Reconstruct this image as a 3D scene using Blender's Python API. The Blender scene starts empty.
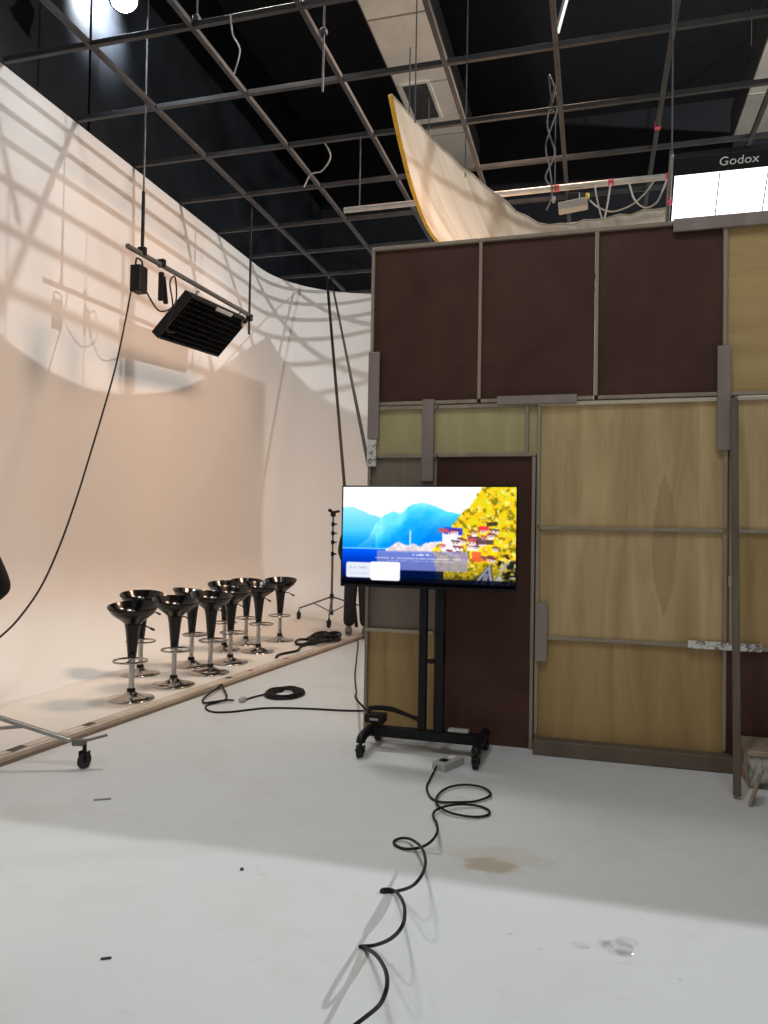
import bpy, bmesh, math, random
import numpy as np
from mathutils import Vector, Matrix, noise
random.seed(7); np.random.seed(7)
S = bpy.context.scene
COL = S.collection
PI = math.pi
V = Vector

# ------------------------------------------------------------------ materials
def new_mat(name):
    m = bpy.data.materials.new(name); m.use_nodes = True
    nt = m.node_tree; nt.nodes.clear()
    out = nt.nodes.new('ShaderNodeOutputMaterial')
    b = nt.nodes.new('ShaderNodeBsdfPrincipled')
    nt.links.new(b.outputs[0], out.inputs[0])
    return m, nt, b, out

def ramp(nt, fac, stops):
    r = nt.nodes.new('ShaderNodeValToRGB')
    e = r.color_ramp.elements
    while len(e) > 1: e.remove(e[-1])
    e[0].position, e[0].color = stops[0][0], (*stops[0][1], 1)
    for p, c in stops[1:]:
        x = e.new(p); x.color = (*c, 1)
    nt.links.new(fac, r.inputs[0]); return r.outputs[0]

def noise_node(nt, vec, scale, detail=4, rough=.55, dist=0.):
    n = nt.nodes.new('ShaderNodeTexNoise')
    n.inputs['Scale'].default_value = scale; n.inputs['Detail'].default_value = detail
    n.inputs['Roughness'].default_value = rough; n.inputs['Distortion'].default_value = dist
    nt.links.new(vec, n.inputs['Vector']); return n.outputs['Fac']

def mapping(nt, src, scale=(1,1,1), loc=(0,0,0), rot=(0,0,0)):
    m = nt.nodes.new('ShaderNodeMapping')
    m.inputs['Scale'].default_value = scale; m.inputs['Location'].default_value = loc; m.inputs['Rotation'].default_value = rot
    nt.links.new(src, m.inputs[0]); return m.outputs[0]

def coords(nt, which='Object'):
    t = nt.nodes.new('ShaderNodeTexCoord'); return t.outputs[which]
def worldpos(nt):
    return nt.nodes.new('ShaderNodeNewGeometry').outputs['Position']

def mix(nt, fac, a, b):
    m = nt.nodes.new('ShaderNodeMix'); m.data_type = 'RGBA'
    if isinstance(fac, float): m.inputs[0].default_value = fac
    else: nt.links.new(fac, m.inputs[0])
    for i, c in ((6, a), (7, b)):
        if isinstance(c, tuple): m.inputs[i].default_value = (*c, 1)
        else: nt.links.new(c, m.inputs[i])
    return m.outputs[2]

def math_n(nt, op, a, b=None, clamp=False):
    m = nt.nodes.new('ShaderNodeMath'); m.operation = op; m.use_clamp = clamp
    for i, x in enumerate((a, b)):
        if x is None: continue
        if isinstance(x, (int, float)): m.inputs[i].default_value = x
        else: nt.links.new(x, m.inputs[i])
    return m.outputs[0]

def bump(nt, b, h, strength=.2, dist=.01):
    n = nt.nodes.new('ShaderNodeBump'); n.inputs['Strength'].default_value = strength; n.inputs['Distance'].default_value = dist
    nt.links.new(h, n.inputs['Height']); nt.links.new(n.outputs[0], b.inputs['Normal'])

def simple(name, c, rough=.5, metal=0., var=.15, scale=12, bumpy=0., spec=.5):
    m, nt, b, o = new_mat(name)
    v = coords(nt)
    f = noise_node(nt, v, scale)
    lo = tuple(x*(1-var) for x in c); hi = tuple(min(1, x*(1+var)) for x in c)
    nt.links.new(ramp(nt, f, [(.3, lo), (.7, hi)]), b.inputs['Base Color'])
    b.inputs['Roughness'].default_value = rough; b.inputs['Metallic'].default_value = metal; b.inputs['Specular IOR Level'].default_value = spec
    if bumpy: bump(nt, b, f, bumpy, .004)
    return m

def emit(name, c, strength):
    m, nt, b, o = new_mat(name)
    nt.nodes.remove(b)
    e = nt.nodes.new('ShaderNodeEmission'); e.inputs[0].default_value = (*c, 1); e.inputs[1].default_value = strength
    nt.links.new(e.outputs[0], o.inputs[0]); return m

def plywood(name, dark, light, seed, vertical=True, patch=None, streak=.5):
    m, nt, b, o = new_mat(name)
    p = coords(nt, 'Object')
    sc = (5, 5, .55) if vertical else (.6, 5, 4)
    v = mapping(nt, p, sc, (seed, seed*1.7, seed*.6))
    f1 = noise_node(nt, v, 1.0, 5, .55, .9)
    f2 = noise_node(nt, mapping(nt, p, (60, 60, 2.5) if vertical else (2.5, 60, 60), (seed, 0, 0)), 1.5, 3, .6)
    f = math_n(nt, 'ADD', math_n(nt, 'MULTIPLY', f1, .85), math_n(nt, 'MULTIPLY', f2, .15))
    c = ramp(nt, f, [(.36, dark), (.5, tuple((a+b_)/2 for a, b_ in zip(dark, light))), (.64, light)])
    blot = noise_node(nt, mapping(nt, p, (1, 1, 1), (seed*3, 0, 0)), 1.3, 3, .5)
    c = mix(nt, math_n(nt, 'MULTIPLY', ramp_f(nt, blot, .5, .75), .35), c, tuple(x*.72 for x in light))
    if patch:
        sp = nt.nodes.new('ShaderNodeSeparateXYZ'); nt.links.new(p, sp.inputs[0])
        for (px_, zc, hw, hh, dk) in patch:
            wob = math_n(nt, 'MULTIPLY', math_n(nt, 'SUBTRACT', noise_node(nt, p, 3.0, 3), .5), .05)
            ax = math_n(nt, 'ABSOLUTE', math_n(nt, 'ADD', math_n(nt, 'SUBTRACT', sp.outputs[0], px_), wob))
            az = math_n(nt, 'DIVIDE', math_n(nt, 'SUBTRACT', sp.outputs[2], zc), hh)
            lim = math_n(nt, 'MULTIPLY', math_n(nt, 'SUBTRACT', 1.0, math_n(nt, 'MULTIPLY', az, az)), hw)
            c = mix(nt, math_n(nt, 'MULTIPLY', ramp_f(nt, math_n(nt, 'SUBTRACT', lim, ax), .0, .012), dk), c, tuple(x*.78 for x in dark))
    nt.links.new(c, b.inputs['Base Color']); b.inputs['Roughness'].default_value = .62
    bump(nt, b, f2, .08, .003)
    return m

def ramp_f(nt, fac, lo, hi):
    r = nt.nodes.new('ShaderNodeMapRange'); r.inputs[1].default_value = lo; r.inputs[2].default_value = hi
    nt.links.new(fac, r.inputs[0]); return r.outputs[0]

def floor_mat(name, base, stain=True):
    m, nt, b, o = new_mat(name)
    p = worldpos(nt)
    f = noise_node(nt, p, 1.1, 6, .6)
    c = ramp(nt, f, [(.3, tuple(x*.95 for x in base)), (.7, base)])
    # scuffs: thin streaky dark marks
    s1 = noise_node(nt, mapping(nt, p, (3.2, 9, 1), (2, 1, 0), (0, 0, .5)), 1.6, 5, .7, .6)
    c = mix(nt, math_n(nt, 'MULTIPLY', ramp_f(nt, s1, .62, .74), .30), c, (.42, .40, .37))
    s2 = noise_node(nt, mapping(nt, p, (1, 1, 1), (7, 3, 0)), 16, 2, .5)
    c = mix(nt, math_n(nt, 'MULTIPLY', ramp_f(nt, s2, .74, .78), .35), c, (.30, .27, .24))
    s3 = noise_node(nt, mapping(nt, p, (.9, .9, 1), (11, 5, 0)), 2.2, 5, .65, .3)
    c = mix(nt, math_n(nt, 'MULTIPLY', ramp_f(nt, s3, .54, .70), .20), c, (.55, .47, .36))
    if stain:
        sep = nt.nodes.new('ShaderNodeSeparateXYZ'); nt.links.new(p, sep.inputs[0])
        def ell(cx, cy, rx, ry, nz):
            dx = math_n(nt, 'DIVIDE', math_n(nt, 'SUBTRACT', sep.outputs[0], cx), rx)
            dy = math_n(nt, 'DIVIDE', math_n(nt, 'SUBTRACT', sep.outputs[1], cy), ry)
            d = math_n(nt, 'SQRT', math_n(nt, 'ADD', math_n(nt, 'MULTIPLY', dx, dx), math_n(nt, 'MULTIPLY', dy, dy)))
            n = noise_node(nt, p, 9, 6, .7, .4)
            d = math_n(nt, 'ADD', d, math_n(nt, 'MULTIPLY', math_n(nt, 'SUBTRACT', n, .5), nz))
            return d
        d = ell(-.43, 3.38, .115, .075, 1.6)
        c = mix(nt, math_n(nt, 'MULTIPLY', ramp_f(nt, d, 1.15, .75), .75), c, (.42, .34, .23))
        d2 = ell(-.40, 3.44, .22, .17, 2.6)
        c = mix(nt, math_n(nt, 'MULTIPLY', ramp_f(nt, d2, 1.05, .6), .35), c, (.55, .48, .36))
    nt.links.new(c, b.inputs['Base Color']); b.inputs['Roughness'].default_value = .55
    b.inputs['Specular IOR Level'].default_value = .3
    bump(nt, b, noise_node(nt, p, 30, 4, .6), .06, .004)
    return m

def cyc_mat(name, wallc, lit_footc):
    m, nt, b, o = new_mat(name)
    p = worldpos(nt)
    f = noise_node(nt, p, .8, 5, .6)
    wc = ramp(nt, f, [(.3, tuple(x*.97 for x in wallc)), (.7, wallc)])
    # thin vertical roller streaks
    st = noise_node(nt, mapping(nt, p, (5, 5, .12)), 2.2, 3, .5)
    wc = mix(nt, math_n(nt, 'MULTIPLY', ramp_f(nt, st, .6, .75), .10), wc, tuple(x*.85 for x in wallc))
    sep = nt.nodes.new('ShaderNodeSeparateXYZ'); nt.links.new(p, sep.inputs[0])
    z = math_n(nt, 'ADD', sep.outputs[2], math_n(nt, 'MULTIPLY', math_n(nt, 'SUBTRACT', noise_node(nt, p, 1.2, 4, .6), .5), .25))
    c = mix(nt, ramp_f(nt, z, .46, .72), lit_footc, wc)  # height blend paints the light break between wall and foot into the colour
    nt.links.new(c, b.inputs['Base Color']); b.inputs['Roughness'].default_value = .75
    b.inputs['Specular IOR Level'].default_value = .2
    return m

M = {}
M['floor'] = floor_mat('painted_floor', (.705, .722, .722))
M['stage'] = floor_mat('painted_stage', (.78, .75, .70), False)
M['cyc'] = cyc_mat('cyclorama_paint', (.75, .705, .665), (.76, .755, .735))
M['black_wall'] = simple('black_painted_wall', (.0075, .0085, .011), .55, 0, .8, 1.6, .1, .35)
M['black_ceil'] = simple('black_ceiling', (.006, .0065, .009), .9, 0, .4, 3)
M['pipe'] = simple('grey_steel_tube', (.042, .042, .046), .5, .2, .35, 3)
M['pipe_light'] = simple('galvanised_tube', (.62, .60, .57), .4, .5, .15, 6)
M['rod'] = simple('rod_steel', (.10, .10, .11), .5, .5, .2)
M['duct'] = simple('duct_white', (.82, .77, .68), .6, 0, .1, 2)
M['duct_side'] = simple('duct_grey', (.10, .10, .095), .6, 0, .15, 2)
M['duct_seam'] = simple('duct_seam', (.32, .30, .27), .6)
M['dark_vent'] = simple('vent_dark', (.06, .06, .062), .6)
M['brown'] = None
def film_ply(name, seed):
    m, nt, b, o = new_mat(name)
    p = coords(nt)
    f = noise_node(nt, mapping(nt, p, (1.5, 1.5, 1.1), (seed, seed, 0)), 1.6, 6, .6, .5)
    g = noise_node(nt, mapping(nt, p, (.8, 8, 14), (seed, 0, 0)), 2, 4, .6)
    c = ramp(nt, f, [(.3, (.062, .027, .020)), (.7, (.094, .043, .032))])
    c = mix(nt, math_n(nt, 'MULTIPLY', ramp_f(nt, g, .55, .8), .3), c, (.10, .058, .045))
    sp = noise_node(nt, mapping(nt, p, (1, 1, 1), (seed*2, 1, 0)), 14, 2, .5)
    c = mix(nt, math_n(nt, 'MULTIPLY', ramp_f(nt, sp, .80, .84), .5), c, (.4, .33, .28))
    nt.links.new(c, b.inputs['Base Color']); b.inputs['Roughness'].default_value = .42
    b.inputs['Specular IOR Level'].default_value = .15
    return m
FILM = [film_ply('film_faced_plywood', 3.1*i) for i in range(4)]
PLY_A = plywood('plywood_tan', (.40, .275, .125), (.62, .45, .22), 1.3)
PLY_F = plywood('plywood_figured', (.40, .275, .125), (.62, .45, .22), 1.3, True, [(.225, 1.42, .085, .50, .55), (-.32, 1.05, .05, .35, .22), (-.05, 2.0, .12, .5, .15)])
PLY_B = plywood('plywood_honey', (.34, .215, .08), (.47, .315, .13), 5.1)
PLY_C = plywood('plywood_horizontal', (.39, .26, .10), (.55, .385, .165), 9.2, False)
PLY_D = plywood('plywood_olive', (.40, .32, .155), (.50, .42, .215), 2.4)
PLY_E = plywood('plywood_greybrown', (.20, .165, .125), (.26, .215, .165), 7.7)
M['batten'] = plywood('batten_wood', (.27, .21, .155), (.36, .29, .215), 4.4)
M['batten_light'] = plywood('batten_light', (.42, .35, .26), (.58, .50, .38), 6.4, False)
M['cleat'] = plywood('grey_plank', (.235, .185, .165), (.31, .25, .225), 3.3)
M['brace'] = plywood('brace_wood', (.10, .075, .05), (.15, .115, .08), 8.8)
def flaky():
    m, nt, b, o = new_mat('flaky_white_paint')
    p = coords(nt)
    f = noise_node(nt, p, 28, 5, .7)
    nt.links.new(ramp(nt, f, [(.42, (.20, .17, .15)), (.5, (.72, .69, .65))]), b.inputs['Base Color']); b.inputs['Roughness'].default_value = .7
    return m
M['flaky'] = flaky()
def splatter():
    m, nt, b, o = new_mat('paint_splattered_wood')
    p = coords(nt)
    f = noise_node(nt, p, 7, 5, .6, .5)
    g = noise_node(nt, mapping(nt, p, (1, 1, 1), (4, 2, 1)), 5, 3)
    c = ramp(nt, f, [(.36, (.06, .05, .04)), (.46, (.20, .19, .16)), (.56, (.50, .48, .42)), (.66, (.18, .15, .11))])
    c = mix(nt, ramp_f(nt, g, .56, .66), c, (.40, .17, .07))
    nt.links.new(c, b.inputs['Base Color']); b.inputs['Roughness'].default_value = .75
    return m
M['splatter'] = splatter()
M['black_plastic'] = simple('black_plastic', (.006, .006, .0065), .45, 0, .1, spec=.25)
M['black_gloss'] = simple('black_gloss', (.0035, .0035, .004), .15, 0, .1, spec=.38)
M['black_metal'] = simple('black_metal', (.006, .006, .008), .5, .0, .1, spec=.25)
M['rubber'] = simple('rubber', (.012, .012, .012), .6, 0, .1)
M['grey_plastic'] = simple('grey_plastic', (.42, .41, .38), .5, 0, .1)
M['chrome'] = simple('chrome', (.47, .455, .43), .16, 1.0, .05)
M['steel'] = simple('steel_stand', (.34, .33, .31), .35, .8, .1)
M['darksteel'] = simple('dark_steel_stand', (.16, .15, .14), .4, .7, .1)
M['cable'] = simple('black_cable', (.010, .0095, .009), .55, 0, .1, spec=.25)
M['white_cable'] = simple('grey_cable', (.5, .49, .46), .5, 0, .1)
M['dark_cable'] = simple('dim_grey_cable', (.16, .16, .155), .5, 0, .1)
M['strap'] = simple('black_strap', (.009, .009, .009), .7, 0, .2)
M['pink'] = simple('pink_tape', (.75, .10, .16), .5, 0, .1)
M['yellow'] = simple('yellow_webbing', (.80, .46, .03), .6, 0, .1)
M['yellow_clip'] = simple('yellow_clip', (.75, .62, .05), .5, 0, .1)
M['tape'] = simple('black_tape', (.03, .028, .025), .5)
M['red_tape'] = simple('red_tape', (.45, .08, .07), .5)
M['edge'] = plywood('stage_edge_wood', (.56, .46, .37), (.72, .63, .54), 2.2, False)
M['edge_dark'] = simple('stage_joint', (.26, .19, .14), .6)
M['skin'] = simple('skin', (.50, .32, .23), .5, 0, .06)
M['hair'] = simple('hair', (.012, .010, .009), .5, 0, .3, 40)
M['navy_cloth'] = simple('dark_trouser_cloth', (.022, .022, .028), .85, 0, .3, 40, .1)
M['black_cloth'] = simple('black_cloth', (.012, .012, .013), .85, 0, .3, 40, .1)
M['shoe'] = simple('grey_shoe', (.16, .15, .12), .7, 0, .2)
M['eye'] = simple('eye_white', (.7, .68, .65), .3, 0, .02)
M['lip'] = simple('lip', (.38, .17, .14), .5, 0, .05)
M['paper'] = simple('grey_scrap', (.30, .30, .28), .7)
def clear():
    m, nt, b, o = new_mat('clear_film')
    nt.nodes.remove(b)
    tr = nt.nodes.new('ShaderNodeBsdfTransparent'); tr.inputs[0].default_value = (.98, .98, .98, 1)
    gl = nt.nodes.new('ShaderNodeBsdfGlossy'); gl.inputs['Roughness'].default_value = .15
    f = noise_node(nt, coords(nt), 25, 3)
    bn = nt.nodes.new('ShaderNodeBump'); bn.inputs['Strength'].default_value = .6; bn.inputs['Distance'].default_value = .01
    nt.links.new(f, bn.inputs['Height']); nt.links.new(bn.outputs[0], gl.inputs['Normal'])
    mx = nt.nodes.new('ShaderNodeMixShader'); nt.links.new(ramp_f(nt, f, .45, 2.4), mx.inputs[0])
    nt.links.new(tr.outputs[0], mx.inputs[1]); nt.links.new(gl.outputs[0], mx.inputs[2]); nt.links.new(mx.outputs[0], o.inputs[0])
    return m
M['clear'] = clear()
def cloth_mat():
    m, nt, b, o = new_mat('translucent_cloth')
    nt.nodes.remove(b)
    p = coords(nt, 'UV')
    s = noise_node(nt, mapping(nt, p, (.9, 34, 1)), 1.0, 4, .6, .3)
    c = ramp(nt, s, [(.32, (.60, .50, .38)), (.6, (.82, .75, .64))])
    st = noise_node(nt, mapping(nt, p, (3, 14, 1), (3, 1, 0)), 2.0, 5, .65, .6)
    c = mix(nt, math_n(nt, 'MULTIPLY', ramp_f(nt, st, .62, .74), .35), c, (.38, .28, .20))
    d = nt.nodes.new('ShaderNodeBsdfDiffuse'); t = nt.nodes.new('ShaderNodeBsdfTranslucent')
    nt.links.new(c, d.inputs[0]); nt.links.new(c, t.inputs[0])
    mx = nt.nodes.new('ShaderNodeMixShader'); mx.inputs[0].default_value = .38
    nt.links.new(d.outputs[0], mx.inputs[1]); nt.links.new(t.outputs[0], mx.inputs[2])
    nt.links.new(mx.outputs[0], o.inputs[0]); return m
M['silk'] = cloth_mat()

# ------------------------------------------------------------------ mesh helpers
def NB(): return bmesh.new()

def add_box(bm, c, size, rot=None, bev=0., seg=1):
    r = bmesh.ops.create_cube(bm, size=1.0)
    vs = r['verts']
    mt = Matrix.Translation(V(c)) @ ((rot.to_4x4() if rot is not None else Matrix.Identity(4)) @ Matrix.Diagonal((*size, 1)))
    bmesh.ops.transform(bm, matrix=mt, verts=vs)
    if bev > 0:
        es = list({e for v in vs for e in v.link_edges})
        bmesh.ops.bevel(bm, geom=es, offset=bev, segments=seg, affect='EDGES', profile=.6)

def bx(bm, x0, x1, y0, y1, z0, z1, bev=0., seg=1):
    add_box(bm, ((x0+x1)/2, (y0+y1)/2, (z0+z1)/2), (x1-x0, y1-y0, z1-z0), None, bev, seg)

def add_bar(bm, a, b, w, h=None, bev=0.):
    a, b = V(a), V(b); h = h or w
    d = (b-a); L = d.length
    rot = d.to_track_quat('X', 'Z').to_matrix()
    add_box(bm, (a+b)/2, (L, w, h), rot, bev)

def catmull(pts, n=8, closed=False):
    P = [V(p) for p in pts]; out = []
    N = len(P)
    rng = range(N if closed else N-1)
    for i in rng:
        if closed: p0, p1, p2, p3 = P[(i-1) % N], P[i], P[(i+1) % N], P[(i+2) % N]
        else: p0, p1, p2, p3 = P[max(i-1, 0)], P[i], P[i+1], P[min(i+2, N-1)]
        for k in range(n):
            t = k/n
            out.append(.5*((2*p1)+(p2-p0)*t+(2*p0-5*p1+4*p2-p3)*t*t+(3*p1-p0-3*p2+p3)*t**3))
    if not closed: out.append(P[-1])
    return out

def add_tube(bm, pts, r, seg=8, closed=False, caps=True):
    P = [V(p) for p in pts]; n = len(P)
    rad = r if isinstance(r, (list, tuple)) else [r]*n
    rings = []; prev = None
    for i in range(n):
        if closed: t = P[(i+1) % n]-P[(i-1) % n]
        else: t = P[min(i+1, n-1)]-P[max(i-1, 0)]
        if t.length < 1e-9: t = V((0, 0, 1))
        t.normalize()
        if prev is None:
            a = V((0, 0, 1)) if abs(t.z) < .9 else V((1, 0, 0))
            u = a.cross(t).normalized()
        else:
            u = prev-t*prev.dot(t)
            if u.length < 1e-6: u = (V((0, 0, 1)) if abs(t.z) < .9 else V((1, 0, 0))).cross(t)
            u.normalize()
        prev = u; w = t.cross(u)
        rings.append([bm.verts.new(P[i]+(u*math.cos(2*PI*k/seg)+w*math.sin(2*PI*k/seg))*rad[i]) for k in range(seg)])
    for i in range(n if closed else n-1):
        A, B = rings[i], rings[(i+1) % n]
        for k in range(seg):
            bm.faces.new((A[k], A[(k+1) % seg], B[(k+1) % seg], B[k]))
    if caps and not closed:
        bm.faces.new(list(reversed(rings[0]))); bm.faces.new(rings[-1])

def add_lathe(bm, prof, seg=32, c=(0, 0, 0), fn=None):
    c = V(c); rings = []
    for r, z in prof:
        if r < 1e-5:
            p = V((0, 0, z)); p = fn(p, 0) if fn else p
            rings.append([bm.verts.new(c+p)])
        else:
            row = []
            for k in range(seg):
                a = 2*PI*k/seg; p = V((r*math.cos(a), r*math.sin(a), z))
                if fn: p = fn(p, a)
                row.append(bm.verts.new(c+p))
            rings.append(row)
    for A, B in zip(rings, rings[1:]):
        if len(A) == 1 and len(B) == 1: continue
        for k in range(seg):
            k2 = (k+1) % seg
            if len(A) == 1: bm.faces.new((A[0], B[k2], B[k]))
            elif len(B) == 1: bm.faces.new((A[k], A[k2], B[0]))
            else: bm.faces.new((A[k], A[k2], B[k2], B[k]))

def add_cyl(bm, a, b, r, seg=16, r2=None):
    add_tube(bm, [a, b], [r, r if r2 is None else r2], seg)

def add_grid(bm, fn, nu, nv):
    rows = [[bm.verts.new(fn(i/nu, j/nv)) for i in range(nu+1)] for j in range(nv+1)]
    for j in range(nv):
        for i in range(nu):
            bm.faces.new((rows[j][i], rows[j][i+1], rows[j+1][i+1], rows[j+1][i]))
    return rows

def add_ball(bm, c, r, seg=20, fn=None):
    n = seg//2
    prof = [(max(0, r[0]*math.sin(PI*i/n)), -r[2]*math.cos(PI*i/n)) for i in range(n+1)]
    ky = r[1]/r[0]
    add_lathe(bm, prof, seg, c, lambda p, a: (fn(V((p.x, p.y*ky, p.z))) if fn else V((p.x, p.y*ky, p.z))))

def obj(name, bm, m, parent=None, smooth=False, auto=None, kind=None):
    if parent is None or smooth: pass
    bmesh.ops.recalc_face_normals(bm, faces=bm.faces)
    if smooth:
        ang = math.radians(auto if auto else 40)
        for f in bm.faces: f.smooth = True
        for e in bm.edges:
            if len(e.link_faces) == 2:
                e.smooth = e.calc_face_angle(0) < ang
    me = bpy.data.meshes.new(name); bm.to_mesh(me); bm.free()
    if isinstance(m, (list, tuple)):
        for x in m: me.materials.append(x)
    else: me.materials.append(m)
    o = bpy.data.objects.new(name, me); COL.objects.link(o)
    if parent is not None: o.parent = parent
    if kind: o['kind'] = kind
    return o

def tag(o, label, cat, group=None, kind=None):
    o['label'] = label; o['category'] = cat
    if group: o['group'] = group
    if kind: o['kind'] = kind
    return o

def thing(name, label, cat, loc=(0, 0, 0), rz=0., group=None):
    o = bpy.data.objects.new(name, None); COL.objects.link(o)
    o.empty_display_size = .1
    o.location = loc; o.rotation_euler = (0, 0, rz)
    return tag(o, label, cat, group)

def dup(root, loc, rz, label, group=None):
    r = root.copy(); COL.objects.link(r); r.location = loc; r.rotation_euler = (0, 0, rz); r['label'] = label
    if group: r['group'] = group
    for ch in list(root.children):
        c = ch.copy(); COL.objects.link(c); c.parent = r
        for g in list(ch.children):
            d = g.copy(); COL.objects.link(d); d.parent = c
    return r

# ------------------------------------------------------------------ setting
bm = NB(); bx(bm, -9, 9, -6, 15.7, -.2, 0); obj('floor', bm, M['floor'], kind='structure')

def edge_x(y): return -3.509+.0838*(y-3.82)
SZ = .05
bm = NB()
y0, y1 = -2.0, 13.6
pts = [(edge_x(y0), y0), (edge_x(y1), y1), (-5.6, y1), (-5.6, y0)]
lo = [bm.verts.new((x, y, .0005)) for x, y in pts]; hi = [bm.verts.new((x, y, SZ)) for x, y in pts]
bm.faces.new(hi); bm.faces.new(lo[::-1])
for i in range(4): bm.faces.new((lo[i], lo[(i+1) % 4], hi[(i+1) % 4], hi[i]))
obj('floor_stage', bm, M['stage'], kind='structure')
# timber edging along the stage
bm = NB(); add_bar(bm, (edge_x(y0)+.012, y0, .0255), (edge_x(11)+.012, 11, .0255), .024, .049)
add_bar(bm, (edge_x(y0)-.030, y0, SZ+.003), (edge_x(11)-.030, 11, SZ+.003), .055, .006)
obj('trim_1', bm, M['edge'], kind='structure')
bm = NB(); add_bar(bm, (edge_x(y0)+.030, y0, .012), (edge_x(11)+.030, 11, .012), .012, .022)
add_bar(bm, (edge_x(y0)-.066, y0, SZ+.002), (edge_x(11)-.066, 11, SZ+.002), .012, .005)
obj('trim_2', bm, M['edge_dark'], kind='structure')

# cyclorama: back and left wall with a coved foot and a rounded corner
CX, CYB, RC, RV, TOPZ = -5.6, 13.55, 1.9, 1.1, 5.97
def cyc_prof():
    pr = [(RV*1.0+.02, SZ+.0015)]
    for i in range(13):
        a = PI/2*i/12
        pr.append((RV-RV*math.sin(a), SZ+.0015+RV-RV*math.cos(a)))
    z = pr[-1][1]
    for i in range(1, 11): pr.append((0, z+(TOPZ-z)*i/10))
    pr.append((-.10, TOPZ)); pr.append((-.10, TOPZ-.35))
    return pr
def cyc_path():
    L = []
    for i in range(16): L.append((V((CX, -2+(CYB-RC+2)*i/15)), V((1, 0))))
    c = V((CX+RC, CYB-RC))
    for i in range(1, 32):
        a = PI-PI/2*i/32
        d = V((math.cos(a), math.sin(a))); L.append((c+d*RC, -d))
    for i in range(13): L.append((V((CX+RC+(5.5-CX-RC)*i/12, CYB)), V((0, -1))))
    return L
path, prof = cyc_path(), cyc_prof()
def cyc_piece(name, lo_, hi_):
    bm = NB(); rows = []
    for p, n in path[lo_:hi_]:
        rows.append([bm.verts.new((p.x+n.x*o_, p.y+n.y*o_, z)) for o_, z in prof])
    for A, B in zip(rows, rows[1:]):
        for k in range(len(prof)-1): bm.faces.new((A[k], A[k+1], B[k+1], B[k]))
    o = obj(name, bm, M['cyc'], None, True, 50, 'structure')
    return o
cyc_piece('wall_left', 0, 33); cyc_piece('wall_back', 32, len(path))

def shell(name, b, m):
    bm = NB(); bx(bm, *b); obj(name, bm, m, kind='structure')
shell('wall_left_upper', (-6.1, -5.95, -6, 15.7, 0, 10.1), M['black_wall'])
shell('wall_back_upper', (-6.1, 9, 15.6, 15.75, 0, 10.1), M['black_ceil'])
shell('wall_right', (8.8, 8.95, -6, 15.7, 0, 10.1), M['black_wall'])
shell('wall_front', (-6.1, 9, -6.1, -5.95, 0, 10.1), M['duct'])
shell('ceiling', (-6.2, 9, -6.1, 15.8, 10.0, 10.1), M['black_ceil'])
# pilaster seam on the black wall
bm = NB(); bx(bm, -5.95, -5.90, 5.95, 6.05, 5.4, 10.0); bx(bm, -5.95, -5.92, 7.6, 7.75, 5.4, 10.0); obj('trim_3', bm, M['black_wall'], kind='structure')

# ------------------------------------------------------------------ lighting grid under the ceiling
g = thing('lighting_grid', 'grey steel tube lighting grid hanging under the black ceiling', 'grid', (0, 0, 6.0))
PX = [-4.60, -3.53, -2.48, -1.42, -.38, .64, 1.68, 2.75, 3.8]
PY = [2.73+1.06*k*1.0 for k in range(11)]
PY = [6.97+1.08*(k-4) for k in range(2, 11)]
for x in PX:
    bm = NB(); bx(bm, x-.024, x+.024, -1.5, CYB-.2, -.026, .026, .004); obj('grid_tube', bm, M['pipe'], g)
for y in PY:
    bm = NB(); bx(bm, -5.58, 4.6, y-.024, y+.024, -.024, .028, .004); obj('grid_tube', bm, M['pipe'], g)
# suspension rods
RODS = [(-3.53, 5.89, 'thin rod rising from the grid to the right of the lit ceiling lamp'),
        (-2.48, 6.34, 'thin rod rising to the ceiling left of the white air duct'),]
for i, (x, y, l) in enumerate(RODS):
    bm = NB(); add_cyl(bm, (0, 0, -.5 if i in (1,) else .03), (0, 0, 2.59 if i == 1 else 3.99), .011, 8)
    add_box(bm, (0, 0, .06), (.06, .06, .05), None, .006)
    o = obj('suspension_rod', bm, M['rod'], None, True); o.location = (x+.045, y, 6.0); tag(o, l, 'rod', 'rods holding the lighting grid')

# ------------------------------------------------------------------ air ducts
def duct(name, x0, x1, y0, y1, z, h, label, vent=None):
    t = thing(name, label, 'duct', ((x0+x1)/2, y0, z))
    w = (x1-x0)/2
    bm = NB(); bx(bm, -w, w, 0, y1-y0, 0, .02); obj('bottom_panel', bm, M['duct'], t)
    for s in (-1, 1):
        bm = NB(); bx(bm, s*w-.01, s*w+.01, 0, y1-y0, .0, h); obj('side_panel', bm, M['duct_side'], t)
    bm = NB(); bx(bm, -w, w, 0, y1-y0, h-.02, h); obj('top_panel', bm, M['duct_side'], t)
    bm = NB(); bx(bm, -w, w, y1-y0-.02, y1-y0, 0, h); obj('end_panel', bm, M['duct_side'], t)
    y = 1.4
    while y < y1-y0-.2:
        bm = NB(); bx(bm, -w, w, y-.012, y+.012, -.012, .002); obj('seam', bm, M['duct_seam'], t); y += 1.6
    if vent:
        v0, v1, vx0, vx1 = vent
        bm = NB(); bx(bm, vx0, vx1, v0, v1, -.02, .0); f = obj('vent_frame', bm, M['duct'], t)
        bm = NB(); bx(bm, vx0+.05, vx1-.05, v0+.05, v1-.05, -.026, -.018)
        for k in range(8):
            yy = v0+.07+(v1-v0-.14)*k/7; bx(bm, vx0+.06, vx1-.06, yy-.006, yy+.006, -.03, -.024)
        obj('vent_grille', bm, M['dark_vent'], f)
    # hangers
    for yy in (1.5, y1-y0-1.5):
        for s in (-1, 1):
            bm = NB(); add_cyl(bm, (s*(w-.05), yy, h), (s*(w-.05), yy, 10.0-z), .008, 6); obj('hanger_rod', bm, M['rod'], t)
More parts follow.
